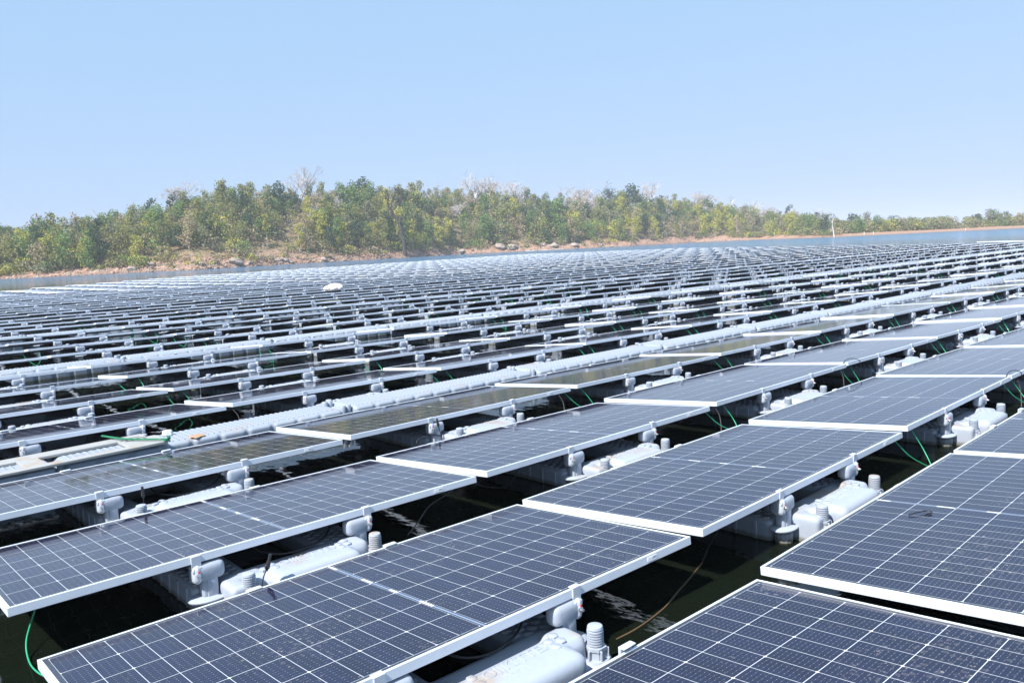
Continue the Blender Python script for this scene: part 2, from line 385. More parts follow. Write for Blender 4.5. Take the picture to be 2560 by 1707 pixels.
# ------------------------------------------------------------------ float meshes (local z = 0 at the water)
Z0 = -WZ
def zb(bm, x0, x1, y0, y1, z0, z1, r=0, **k): return box(bm, x0, x1, y0, y1, z0+Z0, z1+Z0, r, **k)
POSTX = (0.755, 1.515)
def float_body():
    bm = bmesh.new()
    zb(bm, 0.965, 1.415, -0.215, -0.012, -0.36, -0.118, 0.042, seg=4)       # ridge
    zb(bm, 0.90, 1.50, -0.125, -0.02, -0.36, -0.128, 0.035, seg=3)
    zb(bm, 0.795, 0.885, -0.150, 0.01, -0.36, -0.136, 0.022, seg=3)           # left lobe
    zb(bm, 0.83, 1.0, -0.055, 0.04, -0.36, -0.134, 0.03, seg=3)
    zb(bm, 1.38, 1.505, -0.112, 0.02, -0.36, -0.121, 0.026, seg=3)           # right lobe
    zb(bm, 0.70, 0.965, 0.055, 1.12, -0.36, -0.158, 0.028, seg=3)           # side beams round the opening
    zb(bm, 1.325, 1.575, 0.03, 1.12, -0.36, -0.158, 0.028, seg=3)
    zb(bm, 0.80, 1.50, -0.03, 0.10, -0.36, -0.150, 0.03, seg=3)
    zb(bm, 0.74, 1.55, 0.68, 1.10, -0.36, -0.152, 0.03, seg=3)
    for x in (0.880, 1.525): lathe(bm, x, -0.13, [(0.062, -0.32+Z0), (0.062, -0.212+Z0)], 20)
    zb(bm, 1.44, 1.57, -0.16, -0.09, -0.33, -0.214, 0.02)
    me = remeshed(me_from(bm, 'b', M['plastic']), 0.0085, 6)
    bm = bmesh.new(); bm.from_mesh(me)
    def hexb(x, y, z, r=0.020, h=0.004):
        n0 = len(bm.verts)
        lathe(bm, x, y, [(r, z-0.01), (r, z+h*0.4), (r*0.86, z+h)], 6, sx=1.0, sy=1.0)
    for x, y in ((1.405, -0.034), (1.40, -0.080), (1.362, -0.056), (1.358, -0.100), (1.02, -0.048), (1.022, -0.094), (0.975, -0.070)): hexb(x, y, -0.118+Z0)
    for i in range(5):
        for j in range(5):
            x = 1.365+i*0.042; y = 0.075+j*0.052+(i % 2)*0.026
            if x < 1.55: hexb(x, y, -0.158+Z0, 0.021)
            x2 = 0.735+i*0.045
            if x2 < 0.93: hexb(x2, y+0.02, -0.158+Z0, 0.021)
    for i in range(9): zb(bm, 0.6945, 0.712, 0.13+i*0.115, 0.155+i*0.115, -0.34, -0.178, 0.004, seg=1)     # ribs on the outer walls
    for i in range(9): zb(bm, 1.563, 1.5805, 0.13+i*0.115, 0.155+i*0.115, -0.34, -0.178, 0.004, seg=1)
    text_bm(bm, 'OllKiTTEX', 0.066, (1.05, -0.092, -0.1195+Z0), 0, 0, 0.0028)
    text_bm(bm, 'SOLAR', 0.034, (1.10, -0.122, -0.1200+Z0), 0, 0, 0.0022)
    return me_from(bm, 'float_body', M['plastic'], 45)
ME['f_body'] = float_body()
def simple_body():
    bm = bmesh.new()
    zb(bm, 0.965, 1.455, -0.215, -0.012, -0.30, -0.118, 0.03, seg=1)
    zb(bm, 0.80, 1.50, -0.135, 0.09, -0.30, -0.134, 0.02, seg=1)
    zb(bm, 0.70, 0.965, 0.055, 1.12, -0.30, -0.158, 0.02, seg=1)
    zb(bm, 1.325, 1.575, 0.03, 1.12, -0.30, -0.159, 0.02, seg=1)
    zb(bm, 0.74, 1.55, 0.68, 1.10, -0.30, -0.153, 0.02, seg=1)
    return bm
def post_bm(bm, x, side, lod=0):
    if lod:
        zb(bm, x-0.026, x+0.026, -0.02, 0.03, -0.30, -0.09)
        zb(bm, x-0.074, x+0.074, -0.016, 0.05, -0.108, -0.038, 0.015, seg=1)
        return
    zb(bm, x-0.032, x+0.028, -0.008, 0.046, -0.196, -0.095, 0.014, seg=3)
    zb(bm, x-0.014, x+0.036, -0.014, 0.030, -0.196, -0.090, 0.007, seg=2)
    lathe(bm, x, 0.012, [(0.088, -0.204+Z0), (0.094, -0.200+Z0), (0.094, -0.195+Z0), (0.082, -0.189+Z0)], 28, sx=1.0, sy=0.70)
    lathe(bm, x, 0.012, [(0.046, -0.30+Z0), (0.046, -0.222+Z0), (0.040, -0.218+Z0), (0.040, -0.200+Z0)], 24, wob=lambda k: 1 if k % 2 else 0.93)
def head_bm(bm, x, side):
    zb(bm, x-0.074, x+0.074, -0.018, 0.052, -0.120, -0.038, 0.027, seg=4)
def clamp_bm(bm, x, side):
    cx = x+side*0.050
    zb(bm, cx-0.022, cx+0.022, -0.0215, 0.055, -0.1235, -0.0355, 0.024, seg=4)
    zb(bm, cx-0.021, cx+0.021, -0.0065, -0.0025, -0.060, 0.0052, 0.001, seg=1)
    zb(bm, cx-0.021, cx+0.021, -0.016, -0.0045, -0.070, -0.045, 0.004, seg=1)
    zb(bm, cx-0.021, cx+0.021, -0.0065, 0.020, 0.0014, 0.0054, 0.001, seg=1)
def bolt_bm(bm, x, side):
    cx = x+side*0.050
    tube(bm, [(cx, -0.019, -0.079+Z0), (cx, -0.027, -0.077+Z0)], 0.010, 8)
    tube(bm, [(cx, -0.027, -0.079+Z0), (cx, -0.038, -0.077+Z0)], 0.0055, 6)
    if side: zb(bm, cx-0.001, cx+0.006, -0.0245, -0.0205, -0.069, -0.061, mi=1)
def pin_bm(bm, x, lod=0):
    y = -0.13
    if lod:
        lathe(bm, x, y, [(0.028, -0.22+Z0), (0.028, -0.09+Z0)], 8); return
    prof = [(0.030, -0.170+Z0)]
    for i in range(7):
        z = -0.168+i*0.0096
        prof += [(0.0305, z+Z0), (0.0305, z+0.0050+Z0), (0.0250, z+0.0064+Z0), (0.0250, z+0.0086+Z0)]
    prof += [(0.0295, -0.099+Z0), (0.0270, -0.090+Z0), (0.019, -0.0875+Z0)]
    lathe(bm, x, y, prof, 20)
    lathe(bm, x, y, [(0.040, -0.212+Z0), (0.036, -0.178+Z0), (0.041, -0.176+Z0), (0.041, -0.164+Z0)], 6)
    for k in range(6):
        a = k*math.pi/3+0.2
        c = Vector((x+0.036*math.cos(a), y+0.036*math.sin(a), -0.190+Z0))
        box(bm, c.x-0.012, c.x+0.012, c.y-0.003, c.y+0.003, c.z-0.022, c.z+0.020, 0.001, seg=1, rot=Matrix.Rotation(a, 3, 'Z'))
    lathe(bm, x, y, [(0.056, -0.216+Z0), (0.052, -0.206+Z0)], 20)
def clip_bm(bm, x):
    zf = -PW*math.sin(TILT)
    zb(bm, x-0.032, x+0.032, PW-0.018, PW+0.004, zf-0.002+0.0025, zf+0.0062, 0.002, seg=1)
    zb(bm, x-0.032, x+0.032, PW+0.0, PW+0.010, zf-0.065, zf+0.0060, 0.002, seg=1)
def mk(fn, mat, smooth=40):
    bm = bmesh.new(); fn(bm); return me_from(bm, 'part', mat, smooth)
for i, x in enumerate(POSTX):
    sd = (-1, 1)[i]
    ME['f_post%d' % i] = mk(lambda b: post_bm(b, x, sd) or head_bm(b, x, sd), M['plastic'])
    ME['f_clamp%d' % i] = mk(lambda b: clamp_bm(b, x, sd), M['clamp'])
    ME['f_bolt%d' % i] = mk(lambda b: bolt_bm(b, x, sd), [M['steel'], M['red']])
    ME['f_pin%d' % i] = mk(lambda b: pin_bm(b, (0.880, 1.525)[i]), M['plastic'])
    ME['f_clip%d' % i] = mk(lambda b: clip_bm(b, (0.80, 1.47)[i]), M['clamp'])
bm = simple_body()
for i, x in enumerate(POSTX):
    post_bm(bm, x, 0, 1); pin_bm(bm, (0.880, 1.525)[i], 1); clip_bm(bm, (0.80, 1.47)[i])
    cx = x+(-1, 1)[i]*0.05
    zb(bm, cx-0.021, cx+0.021, -0.020, -0.002, -0.112, 0.005)
ME['f_all'] = me_from(bm, 'float_small', M['plastic'], 40)

# ------------------------------------------------------------------ walkway float
def walk_mesh(hi):
    bm = bmesh.new(); Lw = 2.25; zt = -0.098
    zb(bm, 0.0, Lw, 0.008, 0.398, -0.36 if hi else -0.30, zt, 0.035, seg=3 if hi else 1)
    n = 10; p = Lw/n   # scalloped side
    for i in range(n):
        zb(bm, i*p+0.012, (i+1)*p-0.012, -0.012, 0.2, -0.36 if hi else -0.30, zt-0.010, 0.024, seg=3 if hi else 1)
        if hi: zb(bm, i*p+0.015, (i+1)*p-0.015, 0.25, 0.405, -0.36, zt-0.004, 0.028, seg=3)
    zb(bm, -0.06, 0.1, 0.10, 0.34, -0.36 if hi else -0.3, zt-0.03, 0.02)
    zb(bm, Lw-0.1, Lw+0.06, 0.10, 0.34, -0.36 if hi else -0.3, zt-0.03, 0.02)
    if hi:
        me = remeshed(me_from(bm, 'b', M['walk']), 0.010, 4)
        bm = bmesh.new(); bm.from_mesh(me)
        rz = Matrix.Rotation(0.5, 3, 'Z')
        for i in range(46):
            for j in range(7):
                x = 0.06+i*0.0465; y = 0.055+j*0.048
                zb(bm, x-0.006, x+0.006, y-0.019, y+0.019, zt-0.004, zt+0.0045, 0.002, seg=1, rot=rz)
    else:
        for i in range(30): zb(bm, 0.06+i*0.072, 0.085+i*0.072, 0.08, 0.36, zt-0.004, zt+0.004)
    for x in (-0.03, Lw+0.03):
        for y in (0.06, 0.38):
            if hi: pr = [(0.04, -0.25+Z0), (0.04, -0.155+Z0), (0.028, -0.153+Z0), (0.028, -0.088+Z0), (0.022, -0.082+Z0)]
            else: pr = [(0.03, -0.25+Z0), (0.03, -0.08+Z0)]
            lathe(bm, x, y, pr, 14 if hi else 7)
    return me_from(bm, 'walkway_float', M['walk'], 45)
ME['w_hi'] = walk_mesh(True); ME['w_lo'] = walk_mesh(False)

# ------------------------------------------------------------------ where the array bends (surveyed joint positions)
SV = [(-0.015,1.13,-0.048,-0.045),(-0.015,0.0,-0.037,-0.047),(-0.006,2.559,-0.043,-0.019),(-0.006,1.429,-0.027,-0.024),(-2.308,1.429,0.022,0.057),(-2.318,1.13,0.012,0.056),(-2.3,0.0,0.012,0.05),(-0.025,-0.299,-0.017,-0.025),(2.303,-0.299,0.001,0.034),(2.312,1.13,0.042,-0.008),(2.312,0.0,0.024,0.013),(4.615,1.13,0.1,0.058),(4.615,0.0,0.08,0.097),(2.322,1.429,0.062,0.024),(2.297,2.559,0.05,-0.022),(4.65,1.429,0.043,0.019),(4.625,2.559,0.1,0.029),(6.977,1.429,0.006,0.047),(6.953,2.559,0.078,0.004),(0.004,3.989,-0.018,0.06),(0.004,2.858,-0.053,-0.028),(2.357,3.989,0.025,0.056),(2.332,2.858,-0.016,-0.018),(4.659,2.858,0.044,-0.011),(6.987,2.858,-0.003,-0.025),(0.014,5.957,-0.021,-0.03),(0.014,4.827,0.002,0.062),(2.366,5.957,0,-0.02),(2.341,4.827,0.05,0.07)]
def bend(x, y):
    sw = 0.12; ex = ey = 0
    for a, b, c, d in SV:
        k = math.exp(-((x-a)**2+(y-b)**2)/(2*0.85**2)); sw += k; ex += k*c; ey += k*d
    return ex/sw, ey/sw
def row_y(r): return (r-1)*PY+WG*(r//4 if r >= 0 else 0)
def place(r, c):
    """near-left corner and heading of the panel in row r, column c"""
    x0, y0 = c*PX+r*SX, row_y(r)
    e = [bend(x, y) for x, y in ((x0, y0), (x0+PL, y0), (x0, y0+PW), (x0+PL, y0+PW))]
    ax = (e[0][0]+e[1][0]+e[2][0]+e[3][0])/4; ay = (e[0][1]+e[1][1]+e[2][1]+e[3][1])/4
    yaw = ((e[1][1]+e[3][1])-(e[0][1]+e[2][1]))/(2*PL)*0.8
    rs = random.Random(r*1000+c)
    yaw += rs.uniform(-.002, .002)
    cx, cy = x0+PL/2+ax, y0+PW/2+ay
    px = cx-PL/2*math.cos(yaw)+PW/2*math.sin(yaw); py = cy-PL/2*math.sin(yaw)-PW/2*math.cos(yaw)
    roll = 0.0062+rs.uniform(-0.0015, 0.0015); tl = tilt_of(r)+rs.uniform(-.004, .004)
    z = 0.0085+rs.uniform(-.004, .004)+{(0, 0): .018, (0, -1): -.006}.get((r, c), 0)
    return px, py, z, yaw, roll, tl

POLY = [(-60, -8), (-60, 30), (-30, 42), (7.5, 54.4), (22.1, 65.8), (42, 71), (60, 75.5), (75.8, 80), (81, 57.3), (66, 31), (55.3, 13.5), (49, 0), (45, -8)]
def inside(x, y):
    k = False; j = len(POLY)-1
    for i in range(len(POLY)):
        (a, b), (c, d) = POLY[i], POLY[j]
        if (b > y) != (d > y) and x < (c-a)*(y-b)/(d-b)+a: k = not k
        j = i
    return k
cells = []
for r in range(-1, 60):
    for c in range(-30, 42):
        x0, y0 = c*PX+r*SX, row_y(r)
        if not inside(x0+PL/2, y0+PW/2) or (r <= 2 and c <= -2): continue
        pts = [proj((x0+a*PL, y0+b*PW, 0)) for a in (0, 1) for b in (0, 1)]
        near = math.hypot(x0+1.1-CAM.x, y0+.5-CAM.y) < 4.5
        pts = [q for q in pts if q]
        if not pts: continue
        xs = [q[0] for q in pts]; ys = [q[1] for q in pts]
        d = min(q[2] for q in pts)
        vis = len(pts) == 4 and max(xs) > 0 and min(xs) < 2560 and max(ys) > 0 and min(ys) < 1707
        marg = 700 if d < 20 else 250
        if not vis and not (max(xs) > -marg and min(xs) < 2560+marg and min(ys) < 1707+900) : continue
        if not vis and d < 0.9 and not near: continue
        cells.append((r, c, vis, sum(q[2] for q in pts)/len(pts)))
vis_cells = sorted([q for q in cells if q[2]], key=lambda q: q[3])
solo = set((q[0], q[1]) for q in vis_cells[:300])
detail = set((q[0], q[1]) for q in vis_cells[:84])
extra = set((q[0], q[1]) for q in cells if not q[2] and q[3] < 9)        # just outside the frame, for reflections and side views
rows = {}
for r, c, v, d in cells:
    if v: rows.setdefault(r, []).append(c)
order = {(r, c): i+1 for r, cs in rows.items() for i, c in enumerate(sorted(cs))}
r0 = min(rows)
def where(r, c):
    if (r, c) not in order: return None
    return order[(r, c)], r-r0+1
SPECIAL = {(0, -1): 'solar panel filling the bottom right corner, closest to the camera', (0, 0): 'large solar panel at the right edge with a black cable tie lying on it',
           (1, -1): 'solar panel at the bottom centre with dried water spots and white centre strip', (2, -1): 'solar panel at the left edge with a cable end mirrored in its glass'}
def solar_panel(r, c, full):
    px, py, z, yaw, roll, tl = place(r, c)
    rot = (Matrix.Rotation(yaw, 4, 'Z')@Matrix.Rotation(-tl, 4, 'X')@Matrix.Rotation(roll, 4, 'Y')).to_euler()
    if full:
        t = empty('solar_panel', (px, py, z)); t.rotation_euler = rot
        obj('frame', ME['p_frame'], t); obj('glass_sheet', ME['p_glass'], t); obj('label', ME['p_label'], t)
    else:
        t = obj('solar_panel', ME['p_all']); t.location = (px, py, z); t.rotation_euler = rot
    wh = where(r, c)
    if (r, c) in SPECIAL: lab = SPECIAL[(r, c)]
    elif wh: lab = 'solar panel, %s from the left in the %s row from the bottom' % (ordn(wh[0]), ordn(wh[1]))
    else: lab = 'solar panel lying outside the picture frame'
    tag(t, lab, 'solar panel', 'solar panels of the floating array')
    return t
def pontoon(r, c, full):
    px, py, z, yaw, roll, tl = place(r, c)
    if full:
        t = empty('panel_float', (px, py, WZ)); t.rotation_euler = (0, 0, yaw)
        obj('float_body', ME['f_body'], t)
        for i in (0, 1):
            p = obj('post', ME['f_post%d' % i], t)
            obj('clamp', ME['f_clamp%d' % i], p); obj('bolt', ME['f_bolt%d' % i], p)
            obj('coupling_pin', ME['f_pin%d' % i], t); obj('edge_clip', ME['f_clip%d' % i], t)
    else:
        t = obj('panel_float', ME['f_all']); t.location = (px, py, WZ); t.rotation_euler = (0, 0, yaw)
    wh = where(r, c)
    lab = 'float under the %s panel from the left, %s row from the bottom' % (ordn(wh[0]), ordn(wh[1])) if wh else 'pale grey float lying outside the picture frame'
    tag(t, lab, 'float', 'plastic floats carrying the solar panels')
    return t
rest = []
for r, c, v, d in cells:
    k = (r, c)
    if k in detail or k in extra: solar_panel(r, c, True); pontoon(r, c, True)
    elif k in solo or (not v and d < 30): solar_panel(r, c, False); pontoon(r, c, False)
    else: rest.append(k)
def merged(name, me, trs, mats):
    nv = len(me.vertices); co = np.empty(nv*3, 'f'); me.vertices.foreach_get('co', co); co = co.reshape(-1, 3)
    ls = np.empty(len(me.loops), 'i'); me.loops.foreach_get('vertex_index', ls)
    st = np.empty(len(me.polygons), 'i'); me.polygons.foreach_get('loop_start', st)
    mi = np.empty(len(me.polygons), 'i'); me.polygons.foreach_get('material_index', mi)
    n = len(trs); V = np.empty((n, nv, 3), 'f')
    for i, m in enumerate(trs):
        a = np.array(m); V[i] = co@a[:3, :3].T+a[:3, 3]
    o = bpy.data.meshes.new(name)
    o.vertices.add(n*nv); o.vertices.foreach_set('co', V.ravel())
    o.loops.add(n*len(ls)); o.loops.foreach_set('vertex_index', (ls[None]+np.arange(n)[:, None]*nv).astype('i').ravel())
    o.polygons.add(n*len(st)); o.polygons.foreach_set('loop_start', (st[None]+np.arange(n)[:, None]*len(ls)).astype('i').ravel())
    o.polygons.foreach_set('material_index', np.tile(mi, n))
    if me.uv_layers:
        uv = np.empty(len(me.loops)*2, 'f'); me.uv_layers[0].data.foreach_get('uv', uv)
        l = o.uv_layers.new(name='UVMap'); l.data.foreach_set('uv', np.tile(uv, n))
    for m in mats: o.materials.append(m)
    o.update(); o.validate()
    return obj(name, o)
tp, tf = [], []
for r, c in rest:
    px, py, z, yaw, roll, tl = place(r, c)
    tp.append(Matrix.Translation((px, py, z))@Matrix.Rotation(yaw, 4, 'Z')@Matrix.Rotation(-tl, 4, 'X')@Matrix.Rotation(roll, 4, 'Y'))
    tf.append(Matrix.Translation((px, py, WZ))@Matrix.Rotation(yaw, 4, 'Z'))
if rest:
    tag(merged('solar_panels_far_off', ME['p_all'], tp, [M['alu'], M['glass']]), 'distant mass of solar panels at the far end of the array', 'solar panels', None, 'stuff')
    tag(merged('panel_floats_far_off', ME['f_all'], tf, [M['plastic']]), 'distant mass of floats below the far solar panels', 'floats', None, 'stuff')
print('cells', len(cells), 'visible', len(vis_cells), 'solo', len(solo), 'rest', len(rest))

# ------------------------------------------------------------------ walkways
WL = []
for k in range(1, 15):
    y = row_y(4*k)-0.600
    for c in range(-30, 42):
        x = 0.86+c*PX+4*k*SX
        if k == 1 and c == -1: x -= 0.02
        if not inside(x+1.1, y): continue
        a, b = proj((x, y, -.1)), proj((x+2.25, y, -.1))
        if not a or not b: continue
        if max(a[0], b[0]) < -500 or min(a[0], b[0]) > 3000: continue
        WL.append((k, c, x, y, a[2], max(a[0], b[0]) > 0 and min(a[0], b[0]) < 2560))
cnt = {}
for k, c, x, y, d, v in WL:
    if v: cnt[k] = cnt.get(k, 0)+1
    e = bend(x+1.1, y)
    t = obj('walkway_float', ME['w_hi'] if d < 16 else ME['w_lo']); t.location = (x+e[0]*.5, y+e[1]*.5, WZ); t.rotation_euler = (0, 0, random.uniform(-.004, .004))
    tag(t, ('studded walkway float, %s from the left, %s walkway line from the bottom' % (ordn(cnt[k]), ordn(k))) if v else 'walkway float lying outside the picture frame',
        'walkway float', 'walkway floats between the panel rows')
# walkway along the far right edge of the array
edge = [Vector((51.5, 7.0, WZ)), Vector((54.6, 13.0, WZ)), Vector((65.2, 31, WZ)), Vector((80.2, 57.4, WZ))]
i = 0
for a, b in zip(edge, edge[1:]):
    d = (b-a); n = int(d.length/2.4); an = math.atan2(d.y, d.x)
    for q in range(n):
        i += 1
        t = obj('walkway_float', ME['w_lo']); t.location = a+d*(q/n)+Vector((0.5, 0, 0.03)); t.rotation_euler = (0, 0, an)
        tag(t, 'pale walkway float along the far right edge of the array, %s counted from the right' % ordn(i), 'walkway float', 'floats edging the far side of the array')
bm = bmesh.new(); a = Vector((56.0, 13.3, 0.03)); b = Vector((58.0, 16.6, 0.02)); tube(bm, [a, b], 0.06, 10)
for t_ in (0.1, 0.5, 0.9):
    q = a.lerp(b, t_); tube(bm, [q+Vector((0, 0, -.3)), q], 0.02, 6)
tag(obj('pipe', me_from(bm, 'pipe', M['alu'], 60)), 'long grey pipe lying along the far right edge of the array', 'pipe')

# ------------------------------------------------------------------ stained cover plate on the walkway, strap, cap
def plate():
    bm = bmesh.new(); z0, z1 = 0, 0.022
    zz = dict(r=0.004, seg=1)
    box(bm, -2.6, -0.76, -0.235, -0.155, z0, z1, **zz); box(bm, -2.6, -0.80, 0.085, 0.235, z0+.0005, z1-.0005, **zz)
    for a, b in ((-2.6, -2.3), (-1.70, -1.56), (-1.02, -0.74)):
        box(bm, a, b, -0.157, 0.087, z0+.001, z1-.001, **zz)
    for i, (a, b) in enumerate(((-0.98, -0.82), (-1.00, -0.80), (-0.97, -0.84))):     # dark slots moulded in the end
        box(bm, a, b, 0.03+i*0.05, 0.042+i*0.05, z1-.004, z1+.0006, mi=1)
    return me_from(bm, 'plate', [M['dirty'], M['black']], 40)
t = obj('cover_plate', plate()); t.location = (0.0, 4.44, -0.088); t.rotation_euler = (0, R_(-0.3), R_(0.5))
tag(t, 'stained white cover plate with rectangular openings lying on the walkway at left', 'plate')
bm = bmesh.new(); pts = spline([(-1.06, 4.76, -0.052), (-0.98, 4.52, -0.055), (-0.88, 4.35, -0.055), (-0.76, 4.20, -0.055)], 8)
for a, b in zip(pts, pts[1:]):
    tube(bm, [a, b+(b-a)*0.05], 0.008, 6)
for k in range(3): tube(bm, [Vector((-0.76, 4.20, -0.055))+Vector((0.02*math.cos(t_*.9+k), 0.025*math.sin(t_*.9+k), 0.006*t_-0.02)) for t_ in range(7)], 0.006, 6)
tag(obj('green_strap', me_from(bm, 'strap', M['green2'], 60)), 'dark green strap knotted over the stained cover plate', 'strap')
bm = bmesh.new(); lathe(bm, 0, 0, [(0.040, 0), (0.044, 0.004), (0.036, 0.034), (0.030, 0.038)], 20, wob=lambda k: 1 if k % 4 < 2 else .86)
t = obj('loose_nut', me_from(bm, 'nut', M['alu'], 30)); t.location = (-0.64, 4.53, -0.094)
tag(t, 'loose grey ribbed plastic nut lying on the walkway beside the green strap', 'nut')
bm = bmesh.new()
lathe(bm, 0, 0, [(0.06, 0), (0.055, 0.003), (0.03, 0.005)], 14, sx=1.1, sy=.8, wob=lambda k: (1, .8, 1.15, .9, .7, 1.1, .95)[k % 7])
t = obj('mud_patch', me_from(bm, 'mud', plain('orange_mud', (0.40, 0.26, 0.16), 0.9))); t.location = (-0.50, 4.285, -0.0935); t.rotation_euler = (0.12, 0, .3)
tag(t, 'orange mud stain on the edge of the nearest walkway float', 'mud patch')

# ------------------------------------------------------------------ cables
def cable(name, pts, rad, mat, label, cat='cable', group=None, n=10, sides=7, ctrl=True):
    bm = bmesh.new(); tube(bm, spline(pts, n) if ctrl else pts, rad, sides)
    return tag(obj(name, me_from(bm, 'cable', mat, 60)), label, cat, group)
ncab = {}
for r in range(0, 14):
    for c in sorted(set(q[1] for q in cells if q[0] == r)):
        if (r, c) not in order: continue
        rs = random.Random(r*77+c)
        if (r, c) in ((0, 0), (1, 0), (2, 0), (3, 0), (1, -2), (1, -1), (2, -1), (0, -1)) : continue
        px, py, z, yaw, *_ = place(r, c)
        pr = proj((px, py, -.15))
        if pr is None or not (-40 < pr[0] < 2600 and pr[1] < 1760) or pr[2] > 26: continue
        far = r > 6
        if rs.random() < (0.45 if r > 3 else 0.12) and (r, c) not in ((1, 1), (2, 2), (3, 1), (4, 1), (1, -1)): continue
        kk = 1 if r < 4 else .7
        a = Vector((px-0.13*kk+rs.uniform(-.03, .03), py+0.03, -0.045)); b = Vector((px+0.10+rs.uniform(-.03, .04), py+0.03, -0.04))
        m = Vector((px+0.09+rs.uniform(-.03, .03), py-0.10, -0.235+rs.uniform(-.04, .01)))
        pts = [a, a.lerp(m, .5)+Vector((-.015, 0, -.02)), m, m+Vector((.025, 0, .008)), b.lerp(m, .45)+Vector((.055, 0, -.02)), b]
        rad = 0.0034 if pr[2] < 9 else 0.005
        ncab[r] = ncab.get(r, 0)+1
        cable('green_cable', pts, rad, M['green'], 'green cable loop hanging at a panel joint, %s from the left, %s row' % (ordn(ncab[r]), ordn(r-r0+1)), 'cable', 'green cable loops at the panel joints', 7 if pr[2] < 9 else 4, 7 if pr[2] < 9 else 4)
ground_b = lambda x, y, z: ground(x*S, y*S, z)
ncab = 0
cable('green_cable', [ground(100, 1490, -.06), ground(84, 1535, -.16), ground(66, 1600, -.22), ground(72, 1650, WZ+.01), ground(95, 1680, -.22), ground(140, 1700, -.14)], 0.0034, M['green'], 'green cable loop at the left end of the two nearest rows, bottom left corner', 'cable', 'green cable loops at the panel joints')
# black cable ends standing up between rows
for i, (bx, by, dx, lab) in enumerate(((-1.45, 1.22, .06, 'black cable end with plug standing up behind the bottom centre panel'), (-1.40, 2.80, .0, 'black cable end with plug standing up at the left between two rows'), (0.80, 2.83, -.03, 'black cable end with plug standing over the clamp beside the left walkway'))):
    t = empty('cable_plug', (bx, by, -0.14))
    bm = bmesh.new(); tube(bm, spline([(0, 0, -.03), (dx*.3, 0.01, .04), (dx*.6, 0.01, .075)], 6), 0.0028, 8); obj('cable', me_from(bm, 'c', M['black'], 60), t)
    bm = bmesh.new(); tube(bm, [(dx*.6, .01, .07), (dx*.68, .01, .082), (dx*.7, .01, .083), (dx*.85, .01, .11), (dx*.86, .01, .111), (dx*1.0, .01, .138)], [.005, .008, .0095, .0095, .007, .0075], 8)
    box(bm, dx*.68-.010, dx*.68+.010, .004, .016, .078, .098, .002, seg=1); obj('plug', me_from(bm, 'p', M['black'], 40), t)
    tag(t, lab, 'cable plug', 'cable plugs standing up between the rows')
cable('black_cable', [ground(1150, 1205, -.08), ground(1124, 1230, -.11), ground(1074, 1264, -.17), ground(1044, 1306, -.23), ground(1019, 1337, WZ)], 0.0035, M['grey'], 'thin dark cable curving from the second row panel down into the water')
cable('black_cable', [ground(1185, 1196, -.06), ground(1193, 1211, -.12), ground(1240, 1219, -.20), ground(1272, 1212, -.20), ground(1300, 1167, -.10)], 0.003, M['black'], 'thin black cable sagging under the joint in front of the third row')
cable('black_cable', [ground(1812, 1300, -.05), ground(1800, 1318, -.10), ground(1775, 1360, -.19), ground(1755, 1406, WZ)], 0.0035, M['black'], 'dark cable drooping under the joint of the two big panels')
cable('brown_rope', [ground(1755, 1406, WZ+.003), ground(1725, 1444, WZ+.004), ground(1694, 1479, WZ+.004), ground(1660, 1519, WZ+.003), ground(1600, 1565, WZ+.003), ground(1540, 1598, WZ-.002)], 0.0035, M['rust'], 'rusty brown rope floating on the dark water at bottom centre', 'rope')
for i, (r, c, lab) in enumerate(((2, 2, 'black cable arched over the panel joint in the third row at right'), (1, 2, 'black cable arched over the panel joint close to the right edge'))):
    px, py, *_ = place(r, c)
    cable('arched_cable', [(px-.05, py+.03, -.01), (px+.01, py+.03, .022), (px+.08, py+.02, .032), (px+.18, py+.01, .018), (px+.25, py-.005, -.01), (px+.26, py, -.06)], 0.0035, M['black'], lab, 'cable', 'arched black cables')
for i, (x, y, lab) in enumerate(((2.14, 2.86, 'thin grey cable dropping from the fourth row beside a clamp'), (4.55, 1.45, 'thin grey cable dropping from the third row panel at right'), (2.42, 1.45, 'thin grey cable dropping beside the joint in the third row'), (4.75, 0.02, 'pale grey cable dropping beside the joint at the right edge'), (0.05, 4.85, 'dark cable hanging off the first panel row beyond the left walkway'))):
    cable('hanging_cable', [(x, y, -.05), (x+.035, y-.01, -.11), (x+.04, y-.02, -.2), (x+.02, y-.03, WZ-.02)], 0.003, M['grey'], lab, 'cable')
# loops lying on the near floats
for i, (r, c, lab) in enumerate(((1, -1, 'black cable curving over the float opening at bottom centre'), (2, -1, 'black cable curving over the float opening in the third row at left'), (3, -1, 'black cable curving over the stained float at left'))):
    px, py, *_ = place(r, c)
    cable('float_cable', [(px+1.02, py+.30, -.06), (px+1.05, py+.10, -.105), (px+1.14, py+.03, -.128), (px+1.27, py+.03, -.13), (px+1.40, py+.09, -.125), (px+1.50, py+.22, -.10)], 0.0045, M['black'], lab, 'cable')
px, py, *_ = place(3, 0)
cable('coiled_cable', [(px+.80, py+.0, -.09), (px+.79, py-.04, -.16), (px+.72, py-.05, -.21), (px+.60, py-.05, -.20), (px+.54, py-.03, -.15), (px+.60, py-.02, -.12), (px+.72, py-.01, -.13), (px+.79, py-.02, -.15)], 0.0035, M['black'], 'black cable coil hanging beside the clamp under the fourth row panel')
